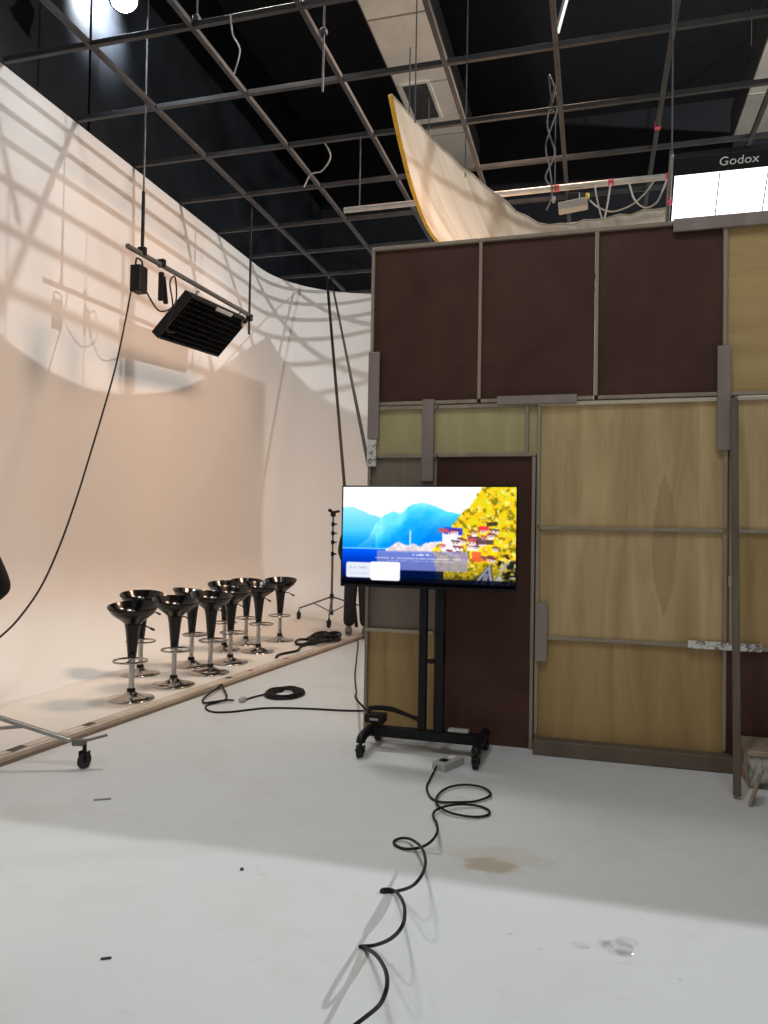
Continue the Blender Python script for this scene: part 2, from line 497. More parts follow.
duct('air_duct', -3.13, -2.25, 3.6, 14.5, 8.6, .58, 'white air duct with a dark vent above the tip of the hanging cloth', (7.75, 8.85, -.38, .12))
duct('air_duct', 2.33, 3.23, 3.6, 14.5, 8.6, .58, 'pale grey air duct at the upper right above the lit light panel')

# ------------------------------------------------------------------ set wall of flats
WY = 5.25
def flat(label, x0, x1, z0, z1, areas, rails=(), stiles=(), cat='wall flat', top=None, light=()):
    """areas: (x0,x1,z0,z1,mat) panels; rails: z list; stiles: x list (world)"""
    t = thing('scenery_flat', label, cat, ((x0+x1)/2, WY, z0), 0, 'flats of the set wall')
    cx = (x0+x1)/2
    for (a0, a1, b0, b1, m) in areas:
        bm = NB(); bx(bm, a0-cx, a1-cx, 0, .014, b0-z0, b1-z0); obj('panel', bm, m, t)
    for z, a0, a1 in rails:
        bm = NB(); bx(bm, a0-cx, a1-cx, -.028, -.0005, z-.013-z0, z+.013-z0, .003)
        obj('rail', bm, M['batten_light'] if z in light else M['batten'], t)
    for x, b0, b1 in stiles:
        bm = NB(); bx(bm, x-.012-cx, x+.012-cx, -.028, -.0005, b0-z0, b1-z0, .003); obj('stile', bm, M['batten'], t)
    return t
ZT, ZM = 3.57, 2.395
def upper(label, x0, x1, m):
    return flat(label, x0, x1, ZM, ZT, [(x0+.001, x1-.001, ZM+.002, ZT-.01, m)], [(ZT-.013, x0+.001, x1-.001), (ZM+.015, x0+.026, x1-.001)], [(x0+.013, ZM+.03, ZT-.027)])
upper('dark brown film-faced flat at the upper left corner of the set wall', -1.595, -.80, FILM[0])
upper('dark brown film-faced flat, middle one of the upper three', -.80, -.005, FILM[1])
upper('dark brown film-faced flat, upper row, directly below the lit light panel', -.005, .80, FILM[2])
upper('honey plywood flat at the upper right beside the dark brown flats', .80, 2.02, PLY_C)
flat('narrow plywood flat at the left end of the set wall, behind the television stand', -1.60, -1.085, .0, ZM-.005,
     [(-1.60, -1.086, 2.03, ZM-.006, PLY_D), (-1.60, -1.086, .76, 2.025, PLY_E), (-1.60, -1.086, .0, .758, PLY_B)],
     [(2.025, -1.598, -1.087), (.76, -1.598, -1.087), (ZM-.02, -1.57, -1.087)], [(-1.587, .775, 2.01), (-1.587, .01, .745)], light=(.76,))
flat('dark brown door flat with a yellow plywood strip above, behind the television', -1.08, -.385, 0, ZM-.005,
     [(-1.0855, -.3805, 2.026, ZM-.0, PLY_D), (-1.0855, -.3805, .0, 2.0255, FILM[3])],
     [(2.028, -1.079, -.387), (ZM-.02, -1.079, -.387)], [(-.45, 2.042, ZM-.034), (-.399, .0, 2.013)])
flat('large tan plywood flat with two horizontal rails right of the television', -.38, .835, .0, ZM-.005,
     [(-.38, .834, 1.5185, ZM, PLY_F), (-.38, .834, .7685, 1.518, PLY_F), (-.38, .834, .0, .768, PLY_B)],
     [(ZM-.02, -.378, .834), (1.52, -.354, .808), (.77, -.354, .808)],
     [(-.366, .11, 1.505), (-.366, 1.535, ZM-.035), (.821, .11, 1.505), (.821, 1.535, ZM-.035)], light=(ZM-.02,))
bm = NB(); bx(bm, -.375, .86, 5.11, WY-.03, .0, .10, .006)
tag(obj('kick_board', bm, M['brace']), 'brown board lying along the foot of the large plywood flat', 'board')
flat('right-hand plywood flat with a dark brown foot panel behind the brace pole', .845, 2.04, .0, ZM-.005,
     [(.90, 2.04, 1.52, ZM-.006, PLY_A), (.90, 2.04, .77, 1.518, PLY_B), (.8345, 2.04, .0, .768, FILM[0]), (.8345, .8995, .7685, ZM-.0, PLY_B)],
     [(ZM-.02, .872, 2.04), (1.52, .846, 2.04), (.77, .872, 2.04)], [(.858, .785, 1.505), (.858, 1.535, ZM-.035)], light=(ZM-.02,))
flat('full-height plywood flat past the right side of the frame', 2.045, 3.26, 0, ZT, [(2.046, 3.259, 0, ZT-.01, PLY_A)], [(ZT-.013, 2.046, 3.259), (ZM, 2.073, 3.23)], [(2.06, .1, 2.38), (3.245, .1, 2.38)])
flat('outermost full-height plywood flat of the set wall', 3.265, 4.48, 0, ZT, [(3.266, 4.479, 0, ZT-.01, PLY_B)], [(ZT-.013, 3.266, 4.479), (ZM, 3.293, 4.45)], [(3.28, .1, 2.38), (4.465, .1, 2.38)])
# return wall of the set, running back from the left end
t = thing('side_flat', 'set side wall running back behind the left end of the set wall', 'wall flat', (-1.57, 5.30, 0))
bm = NB(); bx(bm, -.015, .0, 0, 4.4, 0, 3.55); obj('panel', bm, PLY_A, t)
for y in (.03, 1.2, 2.4, 3.6, 4.37):
    bm = NB(); bx(bm, .001, .04, y-.02, y+.02, 0, 3.55); obj('stile', bm, M['batten'], t)

def plank(label, x0, x1, z0, z1, m, d=.022, y=None, name='wooden_cleat', bev=.003):
    y = WY-.0265 if y is None else y
    bm = NB(); bx(bm, -(x1-x0)/2, (x1-x0)/2, -d, -.0005, 0, z1-z0, bev)
    o = obj(name, bm, m); o.location = ((x0+x1)/2, y, z0); return tag(o, label, 'plank', 'planks nailed across the joints of the set wall')
plank('grey-brown upright plank nailed at the left edge of the set wall', -1.60, -1.515, 2.15, 2.79, M['cleat'])
plank('pale worn block at the foot of the upright plank on the left edge', -1.60, -1.53, 1.95, 2.145, M['flaky'])
plank('grey-brown upright plank nailed over the yellow plywood, just above the television', -1.19, -1.105, 1.84, 2.43, M['cleat'])
plank('grey-brown level plank nailed below the middle dark flat', -.655, -.115, 2.375, 2.435, M['cleat'])
plank('grey-brown upright plank nailed over the corner of the large flat by the brace pole', .765, .845, 2.04, 2.72, M['cleat'])
plank('short grey-brown upright plank low on the left edge of the large plywood flat', -.375, -.295, .61, 1.01, M['cleat'])
plank('white flaking plank nailed across the lower rail beside the brace pole', .60, 1.035, .755, .805, M['flaky'])
plank('small pale wooden block tucked behind the brace pole', .838, .878, 1.16, 1.23, M['batten_light'])
plank('grey plank along the top of the set wall under the light panel', .49, 2.0, 3.49, 3.575, M['cleat'])

# brace pole
bm = NB(); add_bar(bm, (.80, 4.64, .02), (.855, 5.145, 2.36), .042, .042, .004)
tag(obj('brace_pole', bm, M['brace']), 'dark square timber pole leaning on the set wall at the right', 'pole')
bm = NB(); add_box(bm, (.885, 4.60, .075), (.02, .16, .14), Matrix.Rotation(-.30, 3, 'Z') @ Matrix.Rotation(.25, 3, 'Y'), .003)
tag(obj('wood_offcut', bm, M['batten']), 'small pale board leaning at the foot of the brace pole', 'board')
t = thing('timber_weight', 'paint-spattered low timber block at the foot of the right-hand flat', 'block', (1.20, 5.02, 0))
bm = NB(); bx(bm, -.30, .30, -.16, .16, 0, .19, .008); obj('body', bm, M['splatter'], t)
bm = NB(); bx(bm, -.315, .315, -.175, .175, .1905, .225, .006); obj('top_board', bm, M['batten'], t)

# ------------------------------------------------------------------ hanging translucent cloth
LE = [(6.0, 5.17), (6.4, 4.92), (6.9, 4.72), (7.6, 4.64), (8.58, 4.80), (9.4, 5.11), (10.1, 5.50), (10.85, 5.90)]
FE = [(-1.68, 5.17), (-1.25, 4.66), (-.84, 4.27), (-.435, 3.95), (.02, 3.94), (.52, 3.98), (1.5, 4.03), (2.6, 4.12), (3.6, 4.25)]
def lerp_tab(tab, x):
    for (a, b), (c, d) in zip(tab, tab[1:]):
        if x <= c: return b+(d-b)*((x-a)/(c-a))
    return tab[-1][1]
def smooth_tab(tab):
    c = catmull([(a, 0, b) for a, b in tab], 12)
    return [(p.x, p.z) for p in c]
LEs, FEs = smooth_tab(LE), smooth_tab(FE)
X0, X1, Y0, Y1 = -1.68, 3.6, 6.0, 10.85
def silk(u, v):
    x, y = X0+(X1-X0)*u, Y0+(Y1-Y0)*v
    f = lerp_tab(FEs, x); l = lerp_tab(LEs, y)
    bk = 5.90+.04*u; rt = 4.25+(5.94-4.25)*v
    A, B, C, D = FE[0][1], LE[-1][1], 5.94, 4.25
    z = (1-v)*f+v*bk+(1-u)*l+u*rt-((1-u)*(1-v)*A+u*(1-v)*D+(1-u)*v*B+u*v*C)
    z += .012*math.sin(u*150+math.sin(v*9)*1.2)*min(1, 8*u)*(1-v)
    return V((x, y, z))
t = thing('hanging_cloth', 'off-white translucent cloth hung over the set, its pointed corner above the set wall', 'cloth', (0, 0, 0))
bm = NB(); uvl = bm.loops.layers.uv.new('UVMap')
nu, nv = 96, 80
rows = add_grid(bm, silk, nu, nv)
bm.verts.index_update()
for f in bm.faces:
    for lp in f.loops:
        p = lp.vert.co; lp[uvl].uv = ((p.y-Y0)/(Y1-Y0)+.25*(p.x-X0)/(X1-X0), (p.x-X0)/(X1-X0)-.2*(p.y-Y0)/(Y1-Y0))
obj('fabric', bm, M['silk'], t, True, 60)
bm = NB(); lp = [silk(0, i/40)+V((-.012, 0, 0)) for i in range(41)]
add_tube(bm, lp, .022, 6); obj('edge_webbing', bm, M['yellow'], t, True)
bm = NB(); add_tube(bm, [silk(i/60, 0)+V((0, -.01, 0)) for i in range(61)], .008, 6); obj('edge_hem', bm, M['silk'], t, True)
# tie cords
for (u, v, ln) in [(.04, 0, 1.0), (.12, .01, 1.0), (0.0, .3, 1.0), (0, .13, 1), (1, 0, 1), (1, 1, 1)]:
    p = silk(u, v); bm = NB()
    add_cyl(bm, p+V((0, -.02, -.02)), V((p.x, p.y-.02, 5.965)), .006, 6); obj('tie_cord', bm, M['rod'], t)

# ------------------------------------------------------------------ big lit light panel above the set wall
t = thing('studio_light', 'large lit white light panel with a lettered black top band, upper right', 'studio light', (1.10, 5.56, 3.79))
# local frame: width along X, face normal towards the camera and down
tilt = Matrix.Rotation(math.radians(43), 4, 'X')   # local -Y face tips down
PW, PH_ = 1.20, .68
def tl(o_):
    o_.matrix_local = tilt; return o_
bm = NB(); bx(bm, -PW/2, PW/2, .0, .10, -PH_/2, PH_/2, .006); tl(obj('housing', bm, M['black_metal'], t))
bm = NB(); bx(bm, -PW/2, PW/2, -.012, -.001, PH_/2-.115, PH_/2, .002); tl(obj('top_band', bm, M['black_plastic'], t))
M['led_white'] = emit('lit_diffuser', (1.0, .97, .98), 2.6)
bm = NB(); bx(bm, -PW/2+.015, PW/2-.015, -.006, -.001, -PH_/2+.01, PH_/2-.117); df = tl(obj('diffuser', bm, M['led_white'], t))
M['led_line'] = simple('diffuser_seam', (.55, .5, .55), .6)
bm = NB()
for k in range(1, 4): bx(bm, -PW/2+PW*k/4-.004, -PW/2+PW*k/4+.004, -.0095, -.0065, -PH_/2+.12, PH_/2-.12)
bx(bm, -PW/2+.015, PW/2-.015, -.0095, -.0065, -PH_/2+.126, -PH_/2+.136)
obj('seam', bm, M['led_line'], df)
for s in (-1, 1):
    bm = NB(); bx(bm, s*(PW/2+.012)-.010, s*(PW/2+.012)+.010, -.03, .09, -PH_/2-.02, PH_/2+.03, .003)
    tl(obj('side_frame', bm, M['steel'], t))
# lettering on the band
cu = bpy.data.curves.new('lettering', 'FONT'); cu.body = 'Godox'; cu.size = .085; cu.extrude = .001; cu.align_x = 'CENTER'; cu.align_y = 'CENTER'; cu.space_character = 1.05
tmp = bpy.data.objects.new('tmp', cu); COL.objects.link(tmp)
dg = bpy.context.evaluated_depsgraph_get()
me = bpy.data.meshes.new_from_object(tmp.evaluated_get(dg)); bpy.data.objects.remove(tmp)
me.materials.clear(); me.materials.append(simple('white_lettering', (.85, .83, .82), .5, 0, .02))
lt = bpy.data.objects.new('lettering', me); COL.objects.link(lt); lt.parent = t
lt.matrix_local = tilt @ Matrix.Translation((-.19, -.0135, PH_/2-.052)) @ Matrix.Rotation(PI/2, 4, 'X') @ Matrix.Diagonal((.98, .92, 1, 1))
for s in (-1, 1):
    p = tilt @ V((s*(PW/2+.012), .03, PH_/2+.03))
    bm = NB(); add_cyl(bm, p, (p.x, p.y, 5.97-3.79), .007, 6); obj('hanging_wire', bm, M['rod'], t)
bm = NB(); p = tilt @ V((-PW/2-.012, -.02, .06)); add_box(bm, p, (.03, .035, .05), None, .004); obj('marker_tape', bm, M['pink'], t)

# lit horizontal tube with clipped box and cables
BY = 8.0
t = thing('batten_tube', 'pale galvanised tube hanging level behind the cloth and light panel', 'tube', (0, BY, 0))
za, zb = 4.757, 4.655
bm = NB(); add_cyl(bm, (-2.78, 0, 5.13), (2.1, 0, 5.13), .032, 14); obj('tube', bm, M['pipe_light'], t, True)
for x in (-2.60, -.43, 1.9):
    bm = NB(); add_cyl(bm, (x, 0, 5.16), (x, 0, 5.966), .008, 6); obj('drop_rod', bm, M['rod'], t)
for x in (.14, -.41, .70):
    bm = NB(); add_cyl(bm, (x-.028, 0, 5.13), (x+.028, 0, 5.13), .036, 14); obj('tape_band', bm, M['pink'], t, True)
t = thing('control_box', 'silver metal box clamped under the pale tube above the set wall', 'box', (-0.238, BY-.02, 4.904))
bm = NB(); add_box(bm, (0, 0, .01), (.30, .14, .085), Matrix.Rotation(-.10, 3, 'Y'), .008)
for k in range(5): add_box(bm, (-.10+.05*k, -.072, .01-.0), (.02, .006, .05), Matrix.Rotation(-.10, 3, 'Y'))
obj('housing', bm, M['grey_plastic'], t)
bm = NB(); bx(bm, -.05, .07, -.03, .03, .062, .145, .01); obj('clamp', bm, M['black_plastic'], t)
bm = NB(); bx(bm, .125, .165, -.08, -.03, .05, .10, .006); obj('clip', bm, M['yellow_clip'], t)
bm = NB(); add_ball(bm, (-.20, 0, .10), (.022, .022, .04), 12); obj('plug', bm, M['grey_plastic'], t, True)
def cable(label, pts, r, m, name='cable', cat='cable', n=10, group=None, seg=8):
    bm = NB(); add_tube(bm, catmull(pts, n), r, seg); o = obj(name, bm, m, None, True)
    return tag(o, label, cat, group)
cable('grey cable drooping from the silver box towards the light panel', [(-0.068, BY-.06, 4.938), (0.023, BY-.05, 4.859), (0.159, BY-.03, 4.813), (0.340, BY-.03, 4.859), (0.477, BY-.03, 4.972), (0.567, BY-.03, 5.097)], .009, M['white_cable'])
cable('grey cable loop hanging in a V right of the silver box', [(-0.023, BY-.075, 5.086), (0.023, BY-.085, 4.848), (0.068, BY-.085, 4.711), (0.102, BY-.085, 4.848), (0.136, BY-.075, 5.086)], .009, M['white_cable'])
cable('grey cable loop hanging nearest the light panel', [(0.318, BY-.04, 5.086), (0.374, BY-.05, 4.904), (0.477, BY-.05, 4.813), (0.590, BY-.05, 4.859), (0.658, BY-.04, 5.018), (0.681, BY-.04, 5.086)], .009, M['white_cable'])
cable('tangled grey cable falling from the grid to the pale tube', [(-0.454, BY-.06, 5.93), (-0.499, BY-.06, 6.323), (-0.409, BY-.06, 5.982), (-0.522, BY-.06, 5.585), (-0.477, BY-.06, 5.301), (-0.454, BY-.05, 5.040), (-0.511, BY-.05, 4.882)], .008, M['dark_cable'])
cable('second tangled grey cable twisting beside the first down from the grid', [(-0.477, BY-.08, 5.93), (-0.409, BY-.08, 6.266), (-0.511, BY-.08, 5.812), (-0.431, BY-.08, 5.472), (-0.522, BY-.08, 5.222), (-0.409, BY-.07, 5.086)], .008, M['dark_cable'])
bm = NB(); add_bar(bm, (-.37, 6.9, 6.07), (.45, 6.2, 8.6), .035, .035)
tag(obj('diagonal_strut', bm, M['pipe_light']), 'pale strut slanting up from the grid to the right of the white duct', 'strut')
cable('short grey cable dangling in a curl from the grid left of the cloth', [(-3.05, 8.05, 5.97), (-2.98, 8.05, 5.80), (-3.08, 8.05, 5.65), (-3.22, 8.05, 5.62), (-3.30, 8.05, 5.48)], .009, M['white_cable'])
cable('pale cord hanging from the grid right of the ceiling lamp', [(-3.10, 5.80, 5.96), (-3.12, 5.89, 5.85), (-3.05, 5.89, 5.7), (-3.10, 5.89, 5.5)], .007, M['white_cable'])
bm = NB(); bx(bm, .61, .67, 8.6, 8.66, -.035, .035); obj('tape_band', bm, M['pink'], g)

# ------------------------------------------------------------------ hanging bar with dark LED panel at the left
BXX = -4.66
t = thing('hanging_bar', 'dark level bar hung from the grid beside the left wall', 'bar', (BXX, 0, 0))
bm = NB(); add_cyl(bm, (0, 6.62, 4.37), (0, 9.52, 4.45), .028, 12); obj('bar', bm, M['darksteel'], t, True)
bm = NB(); add_cyl(bm, (0, 6.88, 4.40), (0, 6.88, 9.99), .010, 8); obj('drop_rod', bm, M['rod'], t)
bm = NB(); add_cyl(bm, (0, 6.88, 4.36), (0, 6.88, 5.05), .019, 10); obj('drop_sleeve', bm, M['black_metal'], t, True)
bm = NB(); add_cyl(bm, (0, 9.45, 4.18), (0, 9.45, 5.975), .016, 10); obj('drop_rod', bm, M['black_metal'], t, True)
for y in (6.88, 7.25, 9.45):
    bm = NB(); add_box(bm, (0, y, 4.41), (.09, .06, .09), None, .01); obj('clamp', bm, M['black_plastic'], t)
t = thing('power_pack', 'black power pack hanging under the near end of the bar', 'power pack', (BXX, 6.83, 3.90))
bm = NB(); bx(bm, -.06, .06, -.075, .075, .05, .33, .012, 2); obj('body', bm, M['black_plastic'], t)
bm = NB(); add_tube(bm, catmull([(0, -.06, .33), (0, -.045, .40), (0, .045, .40), (0, .06, .33)], 6), .010, 6); obj('handle', bm, M['black_plastic'], t, True)
t2 = thing('clamp_pair', 'black spring clamp dangling on the bar next to the power pack', 'clamp', (BXX, 7.28, 4.11))
bm = NB(); bx(bm, -.03, .03, -.05, -.01, -.12, .20, .008); obj('jaw', bm, M['black_plastic'], t2)
bm = NB(); add_box(bm, (0, .04, .02), (.05, .04, .30), Matrix.Rotation(.22, 3, 'X'), .008); obj('jaw', bm, M['black_plastic'], t2)
cable('thin cable looping from the power pack to the dark light panel', [(BXX, 6.95, 4.02), (BXX+.02, 7.2, 3.86), (BXX+.06, 7.45, 4.02), (BXX+.07, 7.42, 4.30), (BXX+.08, 7.3, 4.2), (BXX+.06, 7.40, 3.95), (BXX-.1, 7.55, 3.75), (BXX-.2, 7.85, 3.80)], .009, M['cable'])
hang = [(-4.80,6.976,4.35),(-4.80,6.90,4.000),(-4.78,6.787,3.652),(-4.75,6.603,3.135),(-4.75,6.440,2.695),(-4.75,6.228,2.169),(-4.7,5.977,1.718),(-4.65,5.712,1.299),(-4.6,5.437,.958),(-4.5,5.076,.726),(-4.45,4.813,.601),(-4.4,4.521,.510),(-4.3,4.1,.452),(-4.1,3.5,.3),(-4.0,3.1,.09)]
cable('long thin cable sweeping from the hanging bar down the left wall', hang, .009, M['cable'])
# dark panel light
A0, B0 = V((-4.65, 7.84, 4.25)), V((-4.65, 9.34, 4.36))
A1, B1 = V((-5.10, 7.84, 3.77)), V((-5.17, 9.34, 3.91))
t = thing('studio_light', 'black unlit light panel with egg-crate front hanging from the bar by the left wall', 'studio light', (0, 0, 0))
ex = (B0-A0).normalized(); ey = (A1-A0).normalized(); en = ex.cross(ey).normalized()
if en.x < 0: en = -en
W_, H_ = (B0-A0).length, (A1-A0).length
Rm = Matrix((ex, ey, en)).transposed()
org = A0
def lp3(a, b, c): return org+ex*a+ey*b+en*c
bm = NB()
add_box(bm, lp3(W_/2, H_/2, -.06), (W_, H_, .04), Rm, .006)
obj('back_shell', bm, M['black_metal'], t)
bm = NB()
for a in (.012, W_-.012): add_box(bm, lp3(a, H_/2, .0), (.024, H_, .08), Rm)
for b in (.012, H_-.012): add_box(bm, lp3(W_/2, b, .0), (W_-.048, .024, .08), Rm)
obj('frame', bm, M['black_metal'], t)
M['led_off'] = simple('unlit_diffuser', (.10, .085, .06), .5)
bm = NB(); add_box(bm, lp3(W_/2, H_/2, -.034), (W_-.05, H_-.05, .008), Rm); obj('lens', bm, M['led_off'], t)
bm = NB()
for k in range(1, 18): add_box(bm, lp3(W_*k/18, H_/2, .012), (.004, H_-.05, .045), Rm)
for k in range(1, 9): add_box(bm, lp3(W_/2, H_*k/9, .012), (W_-.05, .004, .045), Rm)
obj('egg_crate', bm, M['black_plastic'], t)
bm = NB(); m_ = lp3(W_*.12, -.0, -.02); add_tube(bm, catmull([m_, m_+V((0, .02, .06)), V((-4.66, m_.y+.05, 4.345))], 6), .012, 8); obj('hook', bm, M['darksteel'], t, True)
bm = NB(); m_ = lp3(W_*.88, -.0, -.02); add_tube(bm, catmull([m_, m_+V((0, .0, .03)), V((-4.66, m_.y+.02, 4.40))], 6), .012, 8); obj('hook', bm, M['darksteel'], t, True)
bm = NB(); add_box(bm, lp3(W_*.55, .02, .045), (.42, .05, .012), Rm, .003); obj('label_plate', bm, M['grey_plastic'], t)
bm = NB(); add_tube(bm, catmull([lp3(W_*.90, .03, .045), lp3(W_*.93, .10, .07), lp3(W_*.97, .06, .045)], 6), .008, 6); obj('latch', bm, M['steel'], t, True)

# straps at the far corner
def strap(label, a, b, w):
    bm = NB(); add_bar(bm, a, b, w, .008); o = obj('strap', bm, M['strap']); return tag(o, label, 'strap', 'dark straps from the far end of the grid')
strap('dark strap dropping nearly straight from the grid to behind the television', (-4.60, 12.35, 5.955), (-3.20, 10.05, .10), .048)
strap('dark strap slanting from the grid to the left edge of the set wall', (-4.53, 12.36, 5.955), (-1.615, 5.29, 1.98), .028)

# ------------------------------------------------------------------ visible ceiling lamp
LAMP = V((-4.78, 6.62, 7.0))
t = thing('ceiling_lamp', 'glaring white ceiling lamp beside the dark wall at the upper left', 'lamp', LAMP)
aim = (V((-1.9, 4.2, 0))-LAMP).normalized()
q = (-aim).to_track_quat('Z', 'Y').to_matrix().to_4x4()
bm = NB(); add_lathe(bm, [(.0, .28), (.09, .27), (.11, .20), (.12, .02), (.15, -.02), (.155, -.03), (.14, -.03), (.11, .0), (.0, .0)], 24)
o = obj('lamp_housing', bm, M['black_metal'], t, True); o.matrix_local = q
bm = NB(); add_lathe(bm, [(.0, -.034), (.135, -.034), (.135, -.028), (0, -.028)], 24)
M['lamp_glow'] = emit('lamp_glass', (.86, .93, 1.0), 60)
o = obj('lens', bm, M['lamp_glow'], t, True); o.matrix_local = q
bm = NB(); add_cyl(bm, (0, 0, .15), (0, 0, 2.99), .015, 8); obj('stem', bm, M['rod'], t)

# ------------------------------------------------------------------ bar stools
def stool():
    t = thing('bar_stool', 'black stool', 'stool', (0, 0, 0), 0, 'black bar stools on the stage')
    bm = NB(); add_lathe(bm, [(.0, .0), (.188, .0), (.19, .006), (.186, .012), (.12, .026), (.07, .042), (.042, .058), (.034, .066), (0, .066)], 40); obj('base', bm, M['chrome'], t, True, 60)
    bm = NB(); add_lathe(bm, [(0, .06), (.034, .06), (.034, .085), (.027, .095), (0, .095)], 24); obj('collar', bm, M['black_plastic'], t, True)
    bm = NB(); add_cyl(bm, (0, 0, .09), (0, 0, .36), .023, 20); obj('column', bm, M['chrome'], t, True)
    # footrest ring with spoke
    bm = NB(); add_tube(bm, [(.135*math.cos(2*PI*k/40)+.045, .135*math.sin(2*PI*k/40), .325) for k in range(40)], .009, 8, True)
    add_tube(bm, [(-.02, 0, .325), (-.09, 0, .325)], .009, 8); add_tube(bm, [(.02, 0, .325), (.18, 0, .325)], .008, 8)
    add_cyl(bm, (0, 0, .308), (0, 0, .342), .029, 16)
    obj('footrest', bm, M['chrome'], t, True)
    bm = NB(); add_lathe(bm, [(.0, .345), (.033, .345), (.036, .36), (.045, .46), (.055, .56), (.066, .62), (.05, .625), (0, .625)], 28); obj('stem_cover', bm, M['black_gloss'], t, True, 50)
    def warp(p, a):
        r = math.hypot(p.x, p.y); k = max(0, (r-.07)/.13)
        z = p.z
        z += .040*k*k*(.5-.5*math.cos(a)) * (1 if z > .60 else 1) - .018*k*k*(.5+.5*math.cos(a))
        return V((p.x*(1+.03*k), p.y*(1+.06*k), z))
    prof = [(.0, .615), (.062, .615), (.082, .640), (.125, .672), (.165, .705), (.190, .745), (.196, .758), (.193, .764), (.186, .760), (.165, .728), (.135, .705), (.09, .690), (.04, .684), (0, .683)]
    bm = NB(); add_lathe(bm, prof, 44, (0, 0, 0), warp); obj('seat', bm, M['black_gloss'], t, True, 60)
    bm = NB(); add_tube(bm, [(.0, .05, .615), (.0, .10, .61), (0, .17, .575)], .006, 8); add_tube(bm, [(0, .145, .588), (0, .18, .571)], .010, 8); obj('lever', bm, M['black_plastic'], t, True)
    return t
ST = [(-3.67, 5.41, -1.25, 'black bar stool nearest the camera, front left of the group'),
      (-4.208, 6.342, -1.0, 'bar stool standing just behind the frontmost stool, grey sheen in its seat'),
      (-3.64, 6.011, -.55, 'black bar stool second along the front row beside the stage edge'),
      (-3.97, 6.883, .25, 'black bar stool in the back row, high back rim turned left'),
      (-3.609, 6.621, -.45, 'black bar stool third along the front row beside the stage edge'),
      (-3.68, 7.178, -.5, 'black bar stool fourth along the front row, hiding two stools behind it'),
      (-4.134, 7.905, -1.1, 'bar stool half hidden behind the fourth front-row stool, its chrome base showing left'),
      (-4.10, 8.40, -1.0, 'bar stool half hidden behind the fourth front-row stool, its chrome base showing right'),
      (-3.709, 7.921, -.4, 'black bar stool fifth along the front row, second from the far end'),
      (-3.825, 8.80, -1.3, 'black bar stool at the far end of the row, nearest the light stand')]
proto = stool()
for i, (x, y, a, l) in enumerate(ST):
    if i == 0: proto.location = (x, y, SZ); proto.rotation_euler.z = a; proto['label'] = l
    else: dup(proto, (x, y, SZ), a, l)

# tape marks on the stage edging
for i, (y, w, m, l) in enumerate([(4.62, .09, 'tape', 'black tape on the stage edge near the rolling stand'), (3.98, .12, 'tape', 'black tape on the stage edge at the left side of the frame'),
                          (6.85, .05, 'red_tape', 'small red tape mark on the stage edge below the stools'), (6.45, .07, 'tape', 'small dark tape mark on the stage edge by the looped cable'),
                          (7.6, .05, 'red_tape', 'small red tape mark on the stage edge further back')]):
    bm = NB(); bx(bm, -.024, .030, -w/2, w/2, 0, .003); o = obj('tape_mark', bm, M[m]); o.location = (edge_x(y)-.035, y, SZ+.0065); tag(o, l, 'tape')

# ------------------------------------------------------------------ cables on the floor
main = [(-0.919,4.573,0.030),(-0.920,4.372,0.010),(-0.908,4.236,0.010),(-0.855,4.096,0.010),(-0.788,4.044,0.010),(-0.705,4.066,0.010),(-0.609,4.113,0.010),(-0.544,4.200,0.015),(-0.550,4.271,0.015),(-0.608,4.337,0.015),(-0.700,4.345,0.015),(-0.780,4.280,0.015),(-0.817,4.161,0.015),(-0.807,4.009,0.020),(-0.744,3.911,0.020),(-0.672,3.881,0.015),(-0.575,3.891,0.010),(-0.517,3.937,0.010),(-0.517,4.000,0.010),(-0.574,4.047,0.010),(-0.663,4.018,0.020),(-0.736,3.955,0.025),(-0.782,3.890,0.020),(-0.783,3.822,0.015),(-0.736,3.690,0.030),(-0.691,3.468,0.075),(-0.718,3.438,0.040),(-0.764,3.412,0.020),(-0.831,3.409,0.008),(-0.883,3.435,0.008),(-0.899,3.478,0.008),(-0.870,3.504,0.015),(-0.815,3.468,0.030),(-0.725,3.268,0.090),(-0.654,3.038,0.150),(-0.610,2.829,0.195),(-0.628,2.784,0.165),(-0.686,2.877,0.090),(-0.772,2.990,0.012),(-0.817,2.986,0.006),(-0.825,2.995,0.008),(-0.802,3.002,0.012),(-0.756,2.956,0.030),(-0.661,2.688,0.135),(-0.596,2.462,0.210),(-0.584,2.373,0.210),(-0.642,2.455,0.120),(-0.728,2.568,0.025),(-0.785,2.576,0.006),(-0.759,2.557,0.015),(-0.674,2.397,0.090),(-0.587,2.184,0.180),(-0.543,2.047,0.225),(-0.548,2.030,0.195),(-0.586,2.093,0.120),(-0.661,2.141,0.030),(-0.702,2.091,0.010),(-0.715,1.998,0.007)]
cable('black cable spiralling along the white floor from the power strip to the foreground', main, .0065, M['cable'], n=8)
coil_run = [(-1.62,5.86,.008),(-1.767,5.850,.008),(-1.971,5.798,.008),(-2.186,5.772,.008),(-2.395,5.728,.008),(-2.571,5.665,.008),(-2.677,5.566,.008),(-2.777,5.461,.008),(-2.900,5.407,.008),(-3.006,5.469,.008),(-3.067,5.592,.008),(-3.028,5.692,.012),(-3.000,5.779,.02),(-3.06,5.917,.024),(-3.20,6.126,.03),(-3.27,6.22,.04),(-3.25,6.090,.03),(-3.20,5.781,.02),(-3.131,5.648,.012),(-3.058,5.649,.022),(-2.981,5.753,.022),(-2.93,5.80,.014)]
cable('black cable lying in loops on the floor left of the set wall', coil_run, .0085, M['cable'], n=8)
t = thing('cable_coil', 'flat black coil of cable on the floor below the bar stools', 'cable', (-2.63, 6.19, 0))
